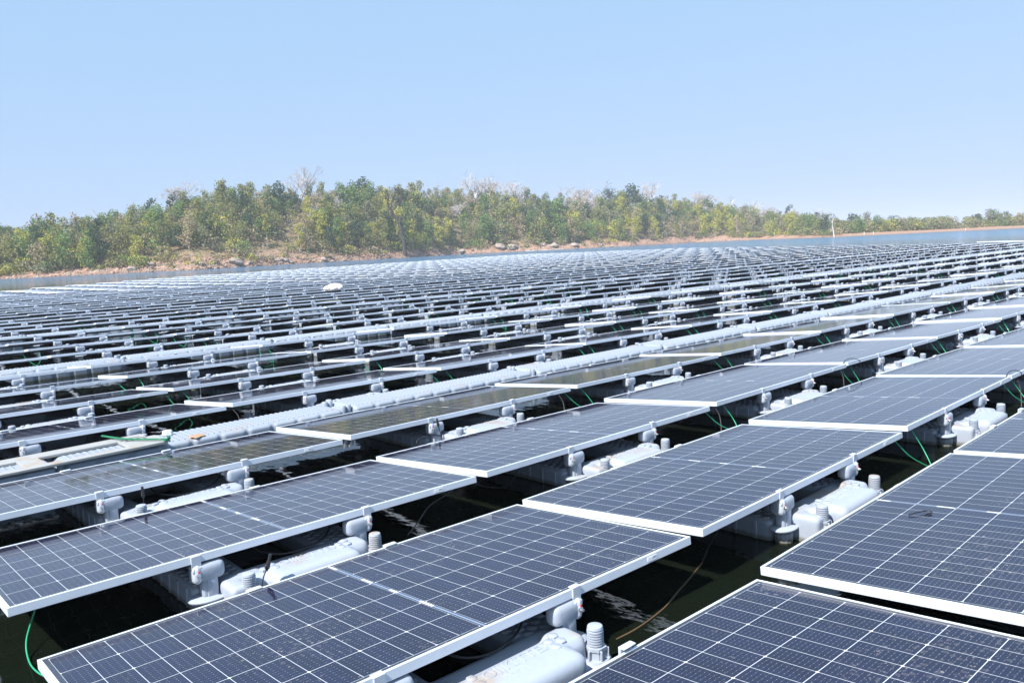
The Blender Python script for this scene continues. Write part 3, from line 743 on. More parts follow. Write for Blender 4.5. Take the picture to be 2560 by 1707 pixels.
# black tie on the right panel
px, py, z, yaw, roll, tl = place(0, 0)
def on_panel(u, v, h=0.004): return Vector((px, py, z))+(Matrix.Rotation(yaw, 3, 'Z')@Matrix.Rotation(-tl, 3, 'X')@Matrix.Rotation(roll, 3, 'Y'))@Vector((u, v, h))
q = ground(2112*S, 1170*S, -.03)
u, v = q.x-px, q.y-py
cable('cable_tie', [on_panel(u-.02, v+.02), on_panel(u+.02, v, .008), on_panel(u+.07, v-.035, .008), on_panel(u+.055, v-.055, .006), on_panel(u+.02, v-.04)], 0.003, M['black'], 'black cable tie lying on the glass of the large right panel', 'cable tie')
# beige mooring ropes across the far rows on the left
for i, (xa, ra, xb, rb) in enumerate(((1.0, 13, 12.5, 13), (3.2, 15, 11, 15), (0.6, 14, 9.0, 14), (10, 14, 19, 14), (7, 17, 16, 17))):
    ya, yb = row_y(ra)-.08, row_y(rb)-.08
    cable('mooring_rope', [(xa, ya, -.10), (xa+(xb-xa)*.3, ya-.05, -.13), (xa+(xb-xa)*.6, ya, -.11), (xb, yb+.3, -.02)], 0.014, M['beige'], 'beige rope stretched low between far panel rows, %s of five from the left' % ONES[i], 'rope', 'beige ropes among the far rows', 8, 5)

# ------------------------------------------------------------------ white sack on the panels
q0 = ground(838, 727, 0.0); sx_ = Vector((rt.x, rt.y, 0)).normalized()
bm = bmesh.new(); bmesh.ops.create_icosphere(bm, subdivisions=4, radius=1)
for v in bm.verts:
    n_ = noise.noise(v.co*1.7+Vector((3, 1, 2)))*0.16+noise.noise(v.co*4.5)*0.05
    v.co *= 1+n_; v.co.x *= 0.27; v.co.y *= 0.20; v.co.z = max(v.co.z, -0.55)*0.155
    if v.co.x < -0.15: v.co.x -= (-0.15-v.co.x)*0.9; v.co.z -= 0.02
t = obj('white_sack', me_from(bm, 'sack', M['sack'], 180)); t.location = q0+Vector((0, 0, 0.11)); t.rotation_euler = (0, 0, math.atan2(sx_.y, sx_.x))
tag(t, 'bulging white cloth sack lying on the panels at left centre', 'sack')

# ------------------------------------------------------------------ far shore
SH = [(-1200, 190), (-700, 178), (-400, 168), (0, 154), (200, 145), (450, 141), (700, 158), (930, 177), (1060, 197), (1250, 203), (1450, 216), (1600, 240), (1750, 238), (1900, 205), (2000, 212), (2100, 218), (2352, 236), (2700, 262), (3600, 300)]
TOP = [(-1200, 540), (-400, 535), (0, 530), (60, 522), (130, 512), (200, 512), (260, 492), (340, 480), (410, 468), (450, 458), (520, 440), (600, 440), (720, 440), (850, 432), (1000, 442), (1200, 447), (1300, 458), (1450, 450), (1560, 458), (1700, 476), (1800, 484), (1900, 497), (1960, 508), (2100, 520), (2352, 515), (2700, 510), (3600, 500)]
def interp(T, x):
    if x <= T[0][0]: return T[0][1]
    for (a, b), (c, d) in zip(T, T[1:]):
        if x <= c: return b+(d-b)*(x-a)/(c-a)
    return T[-1][1]
def hdir(ox):                       # horizontal direction of image column ox (at the horizon)
    px_ = ox*S; a = (px_-1280)/FPX; b = -(fw.z+a*rt.z)/up.z
    d = fw+rt*a+up*b; y = 853.5-FPX*b
    h = Vector((d.x, d.y, 0)); k = 1/h.length
    return h.normalized(), y, k      # k converts pixels to tangent of elevation
TREE_H = 5.9
def crest_h(ox):
    if ox > 1935: return 0.9
    h, yh, k = hdir(ox); D = interp(SH, ox)+44
    z = CAM.z+(yh-interp(TOP, ox)*S)/FPX*k*D-WZ-TREE_H
    return max(0.8, z)
def shore_jit(ox): return 2.2*noise.noise(Vector((ox*0.012, 3.1, 0)))+0.7*noise.noise(Vector((ox*0.06, 8.1, 0)))
def terrain_z(ox, t):
    hc = crest_h(ox)
    if t < 0: z = t*0.16
    else:
        bank = min(1.0, 0.55+0.03*hc)
        z = bank*(1-math.exp(-t/2.2))
        u = min(1, t/46)
        z += (hc-bank)*(math.sin(u*math.pi/2)**1.15 if t < 46 else max(0.35, 1-((t-46)/150)))
    P = hdir(ox)[0]*(interp(SH, ox)+t)
    if t > 0: z += (0.35*noise.noise(Vector((P.x*.09, P.y*.09, 0)))+0.18*noise.noise(Vector((P.x*.4, P.y*.4, 1)))+.35*noise.noise(Vector((P.x*.03, P.y*.03, 5)))*min(1, t/20))*min(1, t/4)*(1 if hc > 2 else .3)
    return WZ+z
def land(ox, t):
    h, yh, k = hdir(ox)
    q = CAM+h*(interp(SH, ox)+shore_jit(ox)*(1 if ox < 1930 else .3)+t); q.z = terrain_z(ox, t)
    return q
oxs = list(np.linspace(-1200, 3600, 640)); ts = [-14, -6, -2, -.6, 0, .4, .9, 1.5, 2.3, 3.3, 4.5, 6, 8, 10, 12.5, 15, 18, 21, 24, 28, 32, 36, 40, 44, 48, 55, 65, 80, 100, 140, 200]
bm = bmesh.new(); G = [[bm.verts.new(land(ox, t_)) for t_ in ts] for ox in oxs]
for i in range(len(oxs)-1):
    for j in range(len(ts)-1): bm.faces.new((G[i][j], G[i+1][j], G[i+1][j+1], G[i][j+1]))
tag(obj('terrain', me_from(bm, 'terrain', M['soil'], 180)), 'reddish rocky shore rising to a wooded slope', 'hillside', None, 'structure')
# faint hills on the horizon at the right
bm = bmesh.new(); prev = None
for i in range(60):
    ox = 2050+i*25; h, yh, k = hdir(ox)
    e = max(0, 5+9*min(1, i/14)+5*noise.noise(Vector((i*.17, 0, 0))))
    a = CAM+h*2300; top = Vector((a.x, a.y, CAM.z+e/FPX*2300*1.0)); bs = CAM+h*2050; bs.z = WZ-.5; bk = CAM+h*2650; bk.z = WZ-.5
    cur = [bm.verts.new(bs), bm.verts.new(top), bm.verts.new(bk)]
    if prev:
        for q in (0, 1): bm.faces.new((prev[q], cur[q], cur[q+1], prev[q+1]))
    prev = cur
tag(obj('hills', me_from(bm, 'hills', M['hill'], 180)), 'faint blue hills on the horizon at the right', 'hills', None, 'structure')

# ------------------------------------------------------------------ trees
def crown_mesh(seed, H, Wd, leaf, nleaf, low=0.22, lobes=11, spread=1.0):
    rs = np.random.RandomState(seed)
    cs = []
    for i in range(lobes):
        z = low*H+(1-low)*H*((i+0.5)/lobes)*0.93
        rr = Wd/2*math.sin(math.pi*min(1, max(0.12, (z/H-low*.6)/(1.02-low*.6))))**0.7
        a = rs.rand()*6.28; d = rr*rs.uniform(0.15, 0.75)
        cs.append((d*math.cos(a), d*math.sin(a), z, rs.uniform(0.26, 0.44)*Wd*0.62*spread, rs.uniform(0.1, 0.9)))
    cs = np.array(cs); idx = rs.randint(0, lobes, nleaf)
    dirs = rs.randn(nleaf, 3); dirs /= np.linalg.norm(dirs, axis=1)[:, None]
    rad = cs[idx, 3]*(0.45+0.55*rs.rand(nleaf)**0.5)*(1+0.25*rs.randn(nleaf)*.5)
    ctr = cs[idx, :3]+dirs*rad[:, None]*np.array([1, 1, .82])
    ctr[:, 2] = np.maximum(ctr[:, 2], low*H*0.55)
    nrm = dirs*0.6+rs.randn(nleaf, 3)*0.6+np.array([0, 0, .35]); nrm /= np.linalg.norm(nrm, axis=1)[:, None]
    t = np.cross(nrm, rs.randn(nleaf, 3)); t /= np.linalg.norm(t, axis=1)[:, None]; b = np.cross(nrm, t)
    sz = leaf*rs.uniform(0.6, 1.35, nleaf)[:, None]
    V = np.stack([ctr-t*sz*.5, ctr+b*sz*.32, ctr+t*sz*.5, ctr-b*sz*.32], 1).reshape(-1, 3)
    F = np.arange(nleaf*4).reshape(-1, 4)
    tone = np.clip(cs[idx, 4]*0.65+rs.rand(nleaf)*0.35, 0, 1)
    return V, F, tone, cs
def crown_data(name, key, arr):
    V, F, tone, cs = arr
    me = bpy.data.meshes.new(name); me.from_pydata(V.tolist(), [], F.tolist())
    at = me.attributes.new('tone', 'FLOAT', 'FACE'); at.data.foreach_set('value', tone.astype('f'))
    me.materials.append(M['leaf_'+key]); return me
def trunk_mesh(seed, H, cs, mat, r0=0.13):
    rs = random.Random(seed); bm = bmesh.new()
    top = Vector((rs.uniform(-.4, .4), rs.uniform(-.4, .4), H*.82)); mid = Vector((rs.uniform(-.3, .3), rs.uniform(-.3, .3), H*.4))
    ln = spline([(0, 0, -.5), mid, top], 5); tube(bm, ln, [r0*(1-.85*i/(len(ln)-1)) for i in range(len(ln))], 6)
    for c in cs[::2]:
        k = min(len(ln)-2, max(2, int(len(ln)*(c[2]/H)*.62))); a = ln[k]
        tube(bm, [a, a.lerp(Vector(c[:3]), .5)+Vector((0, 0, -.1)), Vector(c[:3])], [r0*.45, r0*.28, r0*.1], 4)
    return me_from(bm, 'trunk', mat, 60)
def bare_mesh(seed, H, spread, mat, depth=6, r0=0.22, lean=(0, 0), fork=2.6, first=.34):
    rs = random.Random(seed); bm = bmesh.new()
    def grow(p, d, L, r, k):
        n = 3; pts = [p]; q = p.copy(); dd = d.copy()
        for i in range(n):
            dd = (dd+Vector((rs.uniform(-1, 1), rs.uniform(-1, 1), rs.uniform(-.3, .5)))*0.20).normalized(); q = q+dd*L/n; pts.append(q.copy())
        tube(bm, pts, [r, r*.88, r*.76, r*.62], 6 if k > 3 else 3, cap=False)
        if k == 0: return
        m = int(fork)+(rs.random() < fork-int(fork))
        for i in range(m):
            a = rs.uniform(0, 6.28); s = rs.uniform(.5, 1.0)*spread
            nd = (dd+Vector((math.cos(a)*s, math.sin(a)*s, rs.uniform(-.05, .35)))).normalized()
            st = pts[-1] if i else pts[-1]
            if i == m-1 and k > 2: st = pts[2]
            grow(st, nd, L*rs.uniform(.62, .86), r*(.62 if m > 2 else .68), k-1)
    grow(Vector((0, 0, -.3)), Vector((lean[0], lean[1], 1)).normalized(), H*first, r0, depth)
    zs = max(v.co.z for v in bm.verts); s = H/zs
    for v in bm.verts: v.co *= s
    return me_from(bm, 'bare', mat, 80)

PROTO = {}
shapes = [  # H, W, leaf, count, low, lobes, spread
    ('bushy', 6.4, 4.6, .36, 1100, .14, 13, 1.0), ('bushy2', 5.4, 5.2, .36, 1000, .10, 12, 1.0), ('tall', 8.2, 3.9, .36, 1050, .20, 14, 1.0),
    ('slim', 6.6, 2.6, .34, 620, .16, 12, 1.0), ('loose', 6.0, 4.2, .30, 560, .22, 12, 1.1), ('round', 5.6, 5.8, .38, 1200, .24, 12, 1.05)]
for si, (sn, H, Wd, lf, nl, low, lb, spd) in enumerate(shapes):
    for key in LEAF:
        arr = crown_mesh(31*si+abs(len(key)*7+ord(key[0])), H, Wd, lf, nl if key != 'dry' else int(nl*.62), low, lb, spd)
        PROTO[sn, key] = (crown_data('crown_'+sn, key, arr), trunk_mesh(si*9+ord(key[0]), H, arr[3], M['bark'] if key in ('dark', 'mid', 'olive') else M['pale_bark']), H)
PROTO['bare'] = [bare_mesh(5, 6.5, .75, M['pale_bark'], 6, .21, fork=2.8), bare_mesh(11, 6.0, 1.0, M['pale_bark'], 7, .20, fork=2.7), bare_mesh(23, 6.5, .8, M['pale_bark'], 7, .20, fork=2.6), bare_mesh(31, 5.0, .8, M['pale_bark'], 5, .11)]
def leafy(ox, t_, key, shape, label, group='trees on the wooded slope', s=1.0, H=None):
    cr, tr, h0 = PROTO[shape, key]
    q = land(ox, t_); k = (H/h0) if H else s
    e = empty('tree', q, random.uniform(0, 6.28)); e.scale = (k*random.uniform(.9, 1.12), k*random.uniform(.9, 1.12), k)
    obj('trunk', tr, e); obj('crown', cr, e)
    tag(e, label, 'tree', group); return e
ZONES = [(-1000, 0, 'beyond the left picture edge'), (0, 170, 'at the left picture edge'), (170, 340, 'in the left part'), (340, 520, 'left of the bare slope'), (520, 700, 'around the bare slope'), (700, 870, 'left of the big dead tree'),
         (870, 1040, 'near the big dead tree'), (1040, 1240, 'in the middle of the wood'), (1240, 1430, 'right of the middle'), (1430, 1620, 'in the right part'), (1620, 1780, 'towards the right end'), (1780, 1935, 'at the right end of the wood')]
def zone(ox): return next((z[2] for z in ZONES if z[0] <= ox < z[1]), 'beyond the right picture edge')
def depthname(t_): return 'at the water' if t_ < 9 else ('low on the slope' if t_ < 20 else ('high on the slope' if t_ < 36 else 'on the skyline'))
tr = random.Random(4)
placed = []; NT = 0
WEIGHT = [('olive', .27), ('mid', .18), ('dark', .15), ('yellow', .15), ('dry', .14), ('grey', .11)]
used = {}
# notable trees: (ov x, base row t, image top y, colour, shape)
NOTE = [(380, 24, 490, 'dark', 'slim'), (497, 17, 485, 'yellow', 'slim'), (615, 14, 490, 'yellow', 'slim'), (600, 10, 500, 'mid', 'tall'), (412, 40, 440, 'dark', 'slim'), (522, 42, 424, 'dark', 'tall'), (358, 42, 455, 'dark', 'slim'),
        (655, 40, 424, 'dark', 'round'), (848, 42, 414, 'dark', 'round'), (825, 24, 432, 'mid', 'round'), (785, 44, 428, 'dark', 'bushy'), (690, 6, 510, 'yellow', 'slim'), (230, 5, 500, 'dark', 'tall'), (205, 3, 545, 'mid', 'bushy'),
        (130, 3, 560, 'olive', 'tall'), (1020, 12, 520, 'yellow', 'bushy'), (985, 20, 490, 'yellow', 'tall'), (1120, 24, 440, 'mid', 'tall'), (1010, 40, 440, 'olive', 'tall'), (1130, 6, 500, 'mid', 'bushy2'), (1160, 14, 470, 'olive', 'round'), (1320, 6, 505, 'olive', 'bushy2'), (1405, 40, 434, 'dark', 'bushy'),
        (1455, 40, 428, 'dark', 'round'), (1440, 26, 470, 'dark', 'round'), (1590, 8, 505, 'yellow', 'loose'), (1812, 42, 470, 'dark', 'slim'), (1895, 6, 492, 'dark', 'bushy2'), (1860, 8, 492, 'mid', 'bushy2'), (1555, 44, 462, 'dark', 'slim'), (760, 5, 520, 'dark', 'tall'), (745, 12, 480, 'mid', 'bushy'), (775, 4, 540, 'yellow', 'bushy'), (1285, 10, 460, 'mid', 'bushy'), (1420, 8, 500, 'mid', 'bushy2')]
for ox, t_, ty, key, shp in NOTE:
    q = land(ox, t_); h, yh, k = hdir(ox); D = (q-CAM).to_2d().length
    H = CAM.z+(yh-ty*S)/FPX*k*D-q.z
    H = max(2.5, min(13, H))
    lb = ('%s %s tree %s, %s' % ({'slim': 'slender', 'tall': 'tall', 'round': 'broad', 'bushy': 'bushy', 'bushy2': 'wide', 'loose': 'thin'}[shp], LEAF[key][1], depthname(t_), zone(ox)))
    used[lb] = used.get(lb, 0)+1
    if used[lb] > 1: lb = ordn(used[lb])+' '+lb
    leafy(ox, t_, key, shp, lb, H=H); placed.append((q.x, q.y, 2.3)); NT += 1
tries = 0
while NT < 300 and tries < 9000:
    tries += 1
    ox = tr.uniform(-120, 1930) if tr.random() > .06 else tr.uniform(-600, -120); t_ = 1.5+tr.random()**0.85*46
    if ox > 1880: continue
    if 230 < ox < 660 and t_ < 11 and tr.random() < .8: continue
    if 640 < ox < 700 and 5 < t_ < 40 and tr.random() < .9: continue
    if 640 < ox < 760 and t_ < 4: continue
    if 350 < ox < 640 and t_ < 30 and tr.random() < .40: continue
    if 1040 < ox < 1110 and 8 < t_ < 22 and tr.random() < .6: continue
    if ox > 1480 and t_ < 3.5: continue
    if 880 < ox < 945 and t_ < 7: continue
    q = land(ox, t_)
    md = 3.3 if t_ < 38 else 3.0
    if any((q.x-a)**2+(q.y-b)**2 < (md)**2 for a, b, _ in placed): continue
    x = tr.random(); key = 'olive'
    for kk, wv in WEIGHT:
        x -= wv
        if x < 0: key = kk; break
    if key == 'yellow' and t_ > 30: key = 'olive'
    if ox > 1200 and key == 'yellow' and tr.random() < .5: key = 'mid'
    shp = tr.choice(['bushy', 'bushy2', 'tall', 'slim', 'loose', 'round'] if key != 'dry' else ['loose', 'tall', 'bushy'])
    s = tr.uniform(.66, 1.08)*(0.84 if t_ < 8 else 1)*(0.95 if t_ > 38 else 1)
    if ox > 1750: s *= .88
    lb = '%s %s %s tree %s, %s' % ('small' if s < .84 else 'large', {'slim': 'slender', 'tall': 'tall', 'round': 'round-crowned', 'bushy': 'bushy', 'bushy2': 'wide', 'loose': 'thin'}[shp], LEAF[key][1], depthname(t_), zone(ox))
    leafy(ox, t_, key, shp, lb, s=s); placed.append((q.x, q.y, 2)); NT += 1
print('trees', NT, tries)
# the trees beyond the first three hundred, as one mass
more = []; tries = 0
while len(more) < 900 and tries < 16000:
    tries += 1
    ox = tr.uniform(-500, 1925); t_ = 3+tr.random()*45
    if ox > 1880: continue
    if 230 < ox < 660 and t_ < 14: continue
    if 640 < ox < 705 and t_ < 40: continue
    if 350 < ox < 640 and t_ < 30 and tr.random() < .5: continue
    if 1040 < ox < 1110 and 8 < t_ < 22: continue
    if ox > 1480 and t_ < 4: continue
    q = land(ox, t_)
    if any((q.x-a)**2+(q.y-b)**2 < 1.5**2 for a, b, _ in placed): continue
    x = tr.random(); key = 'olive'
    for kk, wv in WEIGHT:
        x -= wv
        if x < 0: key = kk; break
    if key == 'yellow' and t_ > 30: key = 'olive'
    placed.append((q.x, q.y, 2)); more.append((key, tr.choice(['bushy', 'tall', 'slim', 'loose', 'bushy2']), q, tr.uniform(.68, 1.05)*(.85 if ox > 1750 else 1)))
VV, FF, MI, TO = [], [], [], []; nv = 0; keys = list(LEAF)
for key, shp, q, k in more:
    cr = PROTO[shp, key][0]; n = len(cr.vertices); co = np.empty(n*3, 'f'); cr.vertices.foreach_get('co', co); co = co.reshape(-1, 3)
    keep = np.random.RandomState(int(abs(q.x)*10) % 999).rand(n//4) < .8
    co = co.reshape(-1, 4, 3)[keep]; a = tr.uniform(0, 6.28); ca, sa = math.cos(a), math.sin(a)
    co = (co@np.array([[ca, sa, 0], [-sa, ca, 0], [0, 0, 1]]))*k+np.array(q)
    m = len(co); VV.append(co.reshape(-1, 3)); FF.append(np.arange(m*4).reshape(-1, 4)+nv); nv += m*4; MI += [keys.index(key)]*m
me = bpy.data.meshes.new('trees'); VV = np.concatenate(VV); FF = np.concatenate(FF)
me.vertices.add(len(VV)); me.vertices.foreach_set('co', VV.astype('f').ravel()); me.loops.add(FF.size); me.loops.foreach_set('vertex_index', FF.astype('i').ravel())
me.polygons.add(len(FF)); me.polygons.foreach_set('loop_start', np.arange(0, FF.size, 4).astype('i')); me.polygons.foreach_set('material_index', np.array(MI, 'i'))
for k in keys: me.materials.append(M['leaf_'+k])
at = me.attributes.new('tone', 'FLOAT', 'FACE'); at.data.foreach_set('value', np.random.RandomState(5).rand(len(FF)).astype('f')); me.update()
tag(obj('background_trees', me), 'further trees massed between the single trees of the wooded slope', 'trees', None, 'stuff')
# trees of the far right bank
i = 0
for ox, t_, H, key, shp in [(1925, 14, 4.6, 'grey', 'bushy2'), (1955, 18, 5.6, 'dark', 'round'), (1975, 12, 4.6, 'mid', 'bushy2'), (1992, 22, 6.0, 'grey', 'bushy'), (2015, 14, 4.6, 'mid', 'round'), (2030, 9, 3.4, 'olive', 'bushy2'), (2050, 16, 4.6, 'dark', 'bushy2'), (2075, 12, 3.6, 'grey', 'round'),
        (2092, 18, 3.9, 'mid', 'bushy2'), (2110, 9, 2.4, 'olive', 'bushy2'), (2130, 14, 3.2, 'grey', 'bushy2'), (2155, 12, 2.9, 'dark', 'bushy2'), (2176, 10, 2.5, 'mid', 'bushy2'), (2232, 14, 3.2, 'grey', 'bushy2'), (2246, 12, 4.2, 'dark', 'tall'), (2272, 16, 5.2, 'grey', 'round'),
        (2290, 14, 4.8, 'mid', 'bushy2'), (2315, 14, 4.4, 'dark', 'bushy'), (2340, 18, 3.6, 'grey', 'bushy2'), (2360, 14, 4.2, 'dark', 'bushy2'), (2420, 14, 4, 'grey', 'round'), (2500, 14, 4, 'dark', 'round')]:
    i += 1
    lb = '%s %s tree on the low far right bank, %s from the left there' % ('rounded', LEAF[key][1], ordn(i))
    leafy(ox, t_, key, shp, lb, 'trees on the low far right bank', H=H*.86)
# bare trees
def top_h(ox, t_, ty):
    q = land(ox, t_); h, yh, k = hdir(ox); D = (q-CAM).to_2d().length
    return q, CAM.z+(yh-ty*S)/FPX*k*D-q.z
def bare(ox, t_, ty, me, label, name='bare_tree', H0=6.5, wide=1.0, group='leafless trees on the slope'):
    q, H = top_h(ox, t_, ty); k = H/H0
    e = obj(name, me); e.location = q; e.scale = (k*wide, k*wide, k); e.rotation_euler = (0, 0, random.uniform(0, 6.28))
    tag(e, label, 'tree', group); return e
B = PROTO['bare']
for ox, t_, ty, b, wd, lab in [(703, 40, 390, 0, 1.0, 'tall pale leafless tree standing alone on the skyline left of centre'), (452, 42, 420, 1, 1.1, 'pale leafless tree on the skyline above the bare slope'), (260, 44, 484, 3, 1.2, 'small faint leafless tree on the left skyline'),
        (1096, 40, 396, 2, 1.3, 'tall pale leafless tree on the skyline at centre, leftmost of its clump'), (1140, 41, 410, 1, 1.5, 'pale leafless tree in the middle of the central skyline clump'), (1185, 42, 420, 0, 1.4, 'pale leafless tree at the right of the central skyline clump'),
        (1305, 40, 432, 1, 1.6, 'wide pale leafless tree on the skyline, leftmost of the right hand clump'), (1345, 38, 436, 2, 1.6, 'wide pale leafless tree on the skyline, middle of the right hand clump'), (1360, 42, 424, 3, 1.5, 'pale leafless tree on the skyline, rightmost of the right hand clump'), (1490, 40, 422, 0, 1.2, 'pale leafless tree behind the dark round tree on the skyline'),
        (1592, 32, 444, 1, 1.7, 'wide drooping pale leafless tree near the right end of the wood'), (1722, 38, 452, 3, 1.4, 'thin pale leafless tree on the skyline at the right end'), (1330, 26, 450, 2, 1.4, 'greyish leafless tree below the right hand clump'), (1000, 42, 430, 3, 1.3, 'faint leafless tree on the skyline right of the big dead tree'), (1850, 40, 478, 3, 1.2, 'small leafless tree by the right end')]:
    bare(ox, t_, ty-5, B[b], lab, H0={0: 6.5, 1: 6.0, 2: 6.5, 3: 5.0}[b], wide=wd*1.25)
gx = sorted(tr.uniform(720, 1880) for _ in range(26))
for j, ox in enumerate(gx):
    b = j % 4; q = land(ox, 18+(j*17) % 28); H = (5.6, 6.6, 7.2, 6.0)[j % 4]
    e = obj('bare_tree', B[b]); k = H/{0: 6.5, 1: 6.0, 2: 6.5, 3: 5.0}[b]; e.location = q; e.scale = (k*1.25, k*1.25, k); e.rotation_euler = (0, 0, j*1.7)
    tag(e, 'thin greyish leafless tree among the leafy trees of the slope, %s from the left' % ordn(j+1), 'tree', 'leafless trees among the leafy ones')
for j in range(16):      # grey saplings low on the slope
    ox = [100, 440, 540, 610, 800, 860, 920, 1000, 1085, 1180, 1300, 1375, 1500, 1530, 1640, 1700][j]; t_ = 2+(j*37 % 9)*.5
    q = land(ox, t_); e = obj('sapling', B[3]); e.location = q; k = (.45+.05*(j % 4)); e.scale = (k*.5, k*.5, k); e.rotation_euler = (0, 0, j)
    tag(e, 'thin grey leafless sapling at the waterline, %s from the left' % ordn(j+1), 'sapling', 'leafless saplings along the waterline')
# big dead tree and white dead trunk
bm = bmesh.new(); rs = random.Random(3)
q, H = top_h(930, 1.0, 438)
rx = Vector((rt.x, rt.y, 0)).normalized()
def P2(u, z): return rx*u+Vector((0, 0, z))
main = spline([P2(0, -.5), P2(-.1, H*.15), P2(-.35, H*.3), P2(-.75, H*.45), P2(-1.9, H*.62), P2(-3.0, H*.78), P2(-2.9, H*.92), P2(-3.3, H*1.0)], 5)
nl = len(main); tube(bm, main, [.50*(1-.82*i/(nl-1)) for i in range(nl)], 8)
def br(a, pts, r):
    pp = spline([a]+pts, 4); tube(bm, pp, [r*(1-.8*i/(len(pp)-1)) for i in range(len(pp))], 6)
    return pp
l1 = br(P2(-.8, H*.46), [P2(-.4, H*.56), P2(.5, H*.60), P2(1.1, H*.66), P2(1.3, H*.82)], .2)
l2 = br(P2(-2.0, H*.62), [P2(-3.1, H*.60), P2(-4.3, H*.64)], .1)
l3 = br(P2(-2.5, H*.7), [P2(-2.0, H*.85), P2(-1.2, H*.98), P2(-1.3, H*1.04)], .12)
l4 = br(P2(-2.95, H*.85), [P2(-4.0, H*.95), P2(-4.4, H*1.0)], .1)
for L_ in (main[12:], l1, l2, l3, l4):
    for a in L_[1::2]:
        for k in range(3):
            d = Vector((rs.uniform(-1, 1), rs.uniform(-1, 1), rs.uniform(-.2, 1)))
            b_ = a+d*rs.uniform(.5, 1.1); tube(bm, [a, a.lerp(b_, .5)+Vector((0, 0, .1)), b_], [.07, .05, .025], 3)
            tube(bm, [b_, b_+Vector((rs.uniform(-.6, .6), rs.uniform(-.6, .6), rs.uniform(-.1, .6)))], [.03, .02], 3)
e = obj('dead_tree', me_from(bm, 'dead_tree', M['dead_bark'], 60)); e.location = q
tag(e, 'tall dark dead tree with forked bare limbs standing at the waterline', 'tree')
q, H = top_h(1913, .4, 501); bm = bmesh.new()
tube(bm, spline([P2(.35, -.3), P2(.1, H*.3), P2(-.1, H*.6), P2(-.1, H)], 5), [.17, .16, .15, .14, .13, .12, .11, .10, .09, .08, .07, .06, .05, .05, .04, .03], 7)
tube(bm, spline([P2(-.08, H*.7), P2(-.6, H*.88), P2(-.9, H*.95)], 4), .05, 5); tube(bm, [P2(-.1, H*.3), P2(-.7, H*.42)], .05, 5); tube(bm, [P2(-.1, H*.75), P2(.2, H*.97)], .04, 5)
e = obj('dead_tree', me_from(bm, 'dead_trunk', M['white_wood'], 60)); e.location = q
tag(e, 'bleached white dead trunk standing at the right tip of the wooded shore', 'tree')
for j, ox in enumerate((1952, 1985, 2006, 2218)):
    bm = bmesh.new(); q = land(ox, .6+(j % 3)*.4); hh = .35+.25*(j*7 % 4)*.5
    tube(bm, [(0, 0, -.3), (.05*j % .2, 0, hh*.6), (.1, .05, hh)], [.10, .08, .05], 6)
    if j % 2: tube(bm, [(0, 0, hh*.5), (.35, .1, hh*.8)], [.05, .03], 5)
    e = obj('tree_stump', me_from(bm, 'stump', M['white_wood'], 60)); e.location = q
    tag(e, 'small pale stump on the far right bank, %s from the left' % ordn(j+1), 'stump', 'stumps along the far right bank')

# ------------------------------------------------------------------ undergrowth, rubble, boulders
def scatter(name, n, fn, mat, label, cat):
    V, F = [], []
    for i in range(n): fn(V, F)
    me = bpy.data.meshes.new(name); me.from_pydata(V, [], F); me.materials.append(mat); me.update()
    if 'leaf' in mat.name or 'foliage' in mat.name:
        at = me.attributes.new('tone', 'FLOAT', 'FACE'); at.data.foreach_set('value', np.random.RandomState(3).rand(len(F)).astype('f'))
    return tag(obj(name, me), label, cat, None, 'stuff')
ur = random.Random(12)
def shrub(V, F, dens=26, size=.9, lf=.22):
    ox = ur.uniform(-350, 2400) if ur.random() < .8 else ur.uniform(1900, 2400); t_ = ur.uniform(1.2, 50)
    if ur.random() < .35: t_ = ur.uniform(1.0, 10)
    if ox > 1480 and t_ < 5: t_ += 6
    if ox > 1935: t_ = ur.uniform(8, 30)
    q = land(ox, t_); s = ur.uniform(.35, 1)*size
    for k in range(dens):
        a = Vector((ur.gauss(0, .5)*s, ur.gauss(0, .5)*s, abs(ur.gauss(.25, .45))*s))+q
        u = Vector((ur.uniform(-1, 1), ur.uniform(-1, 1), ur.uniform(-.4, 1))).normalized()*lf*ur.uniform(.6, 1.4); v = u.cross(Vector((ur.uniform(-1, 1), ur.uniform(-1, 1), ur.uniform(-1, 1)))).normalized()*lf*.5
        i = len(V); V += [tuple(a-u), tuple(a+v), tuple(a+u), tuple(a-v)]; F.append((i, i+1, i+2, i+3))
for key, n in (('olive', 330), ('dry', 420), ('mid', 150), ('yellow', 110), ('grey', 260)):
    scatter('undergrowth', n, shrub, M['leaf_'+key], '%s scrub and brush covering the ground between the trees' % LEAF[key][1], 'undergrowth')
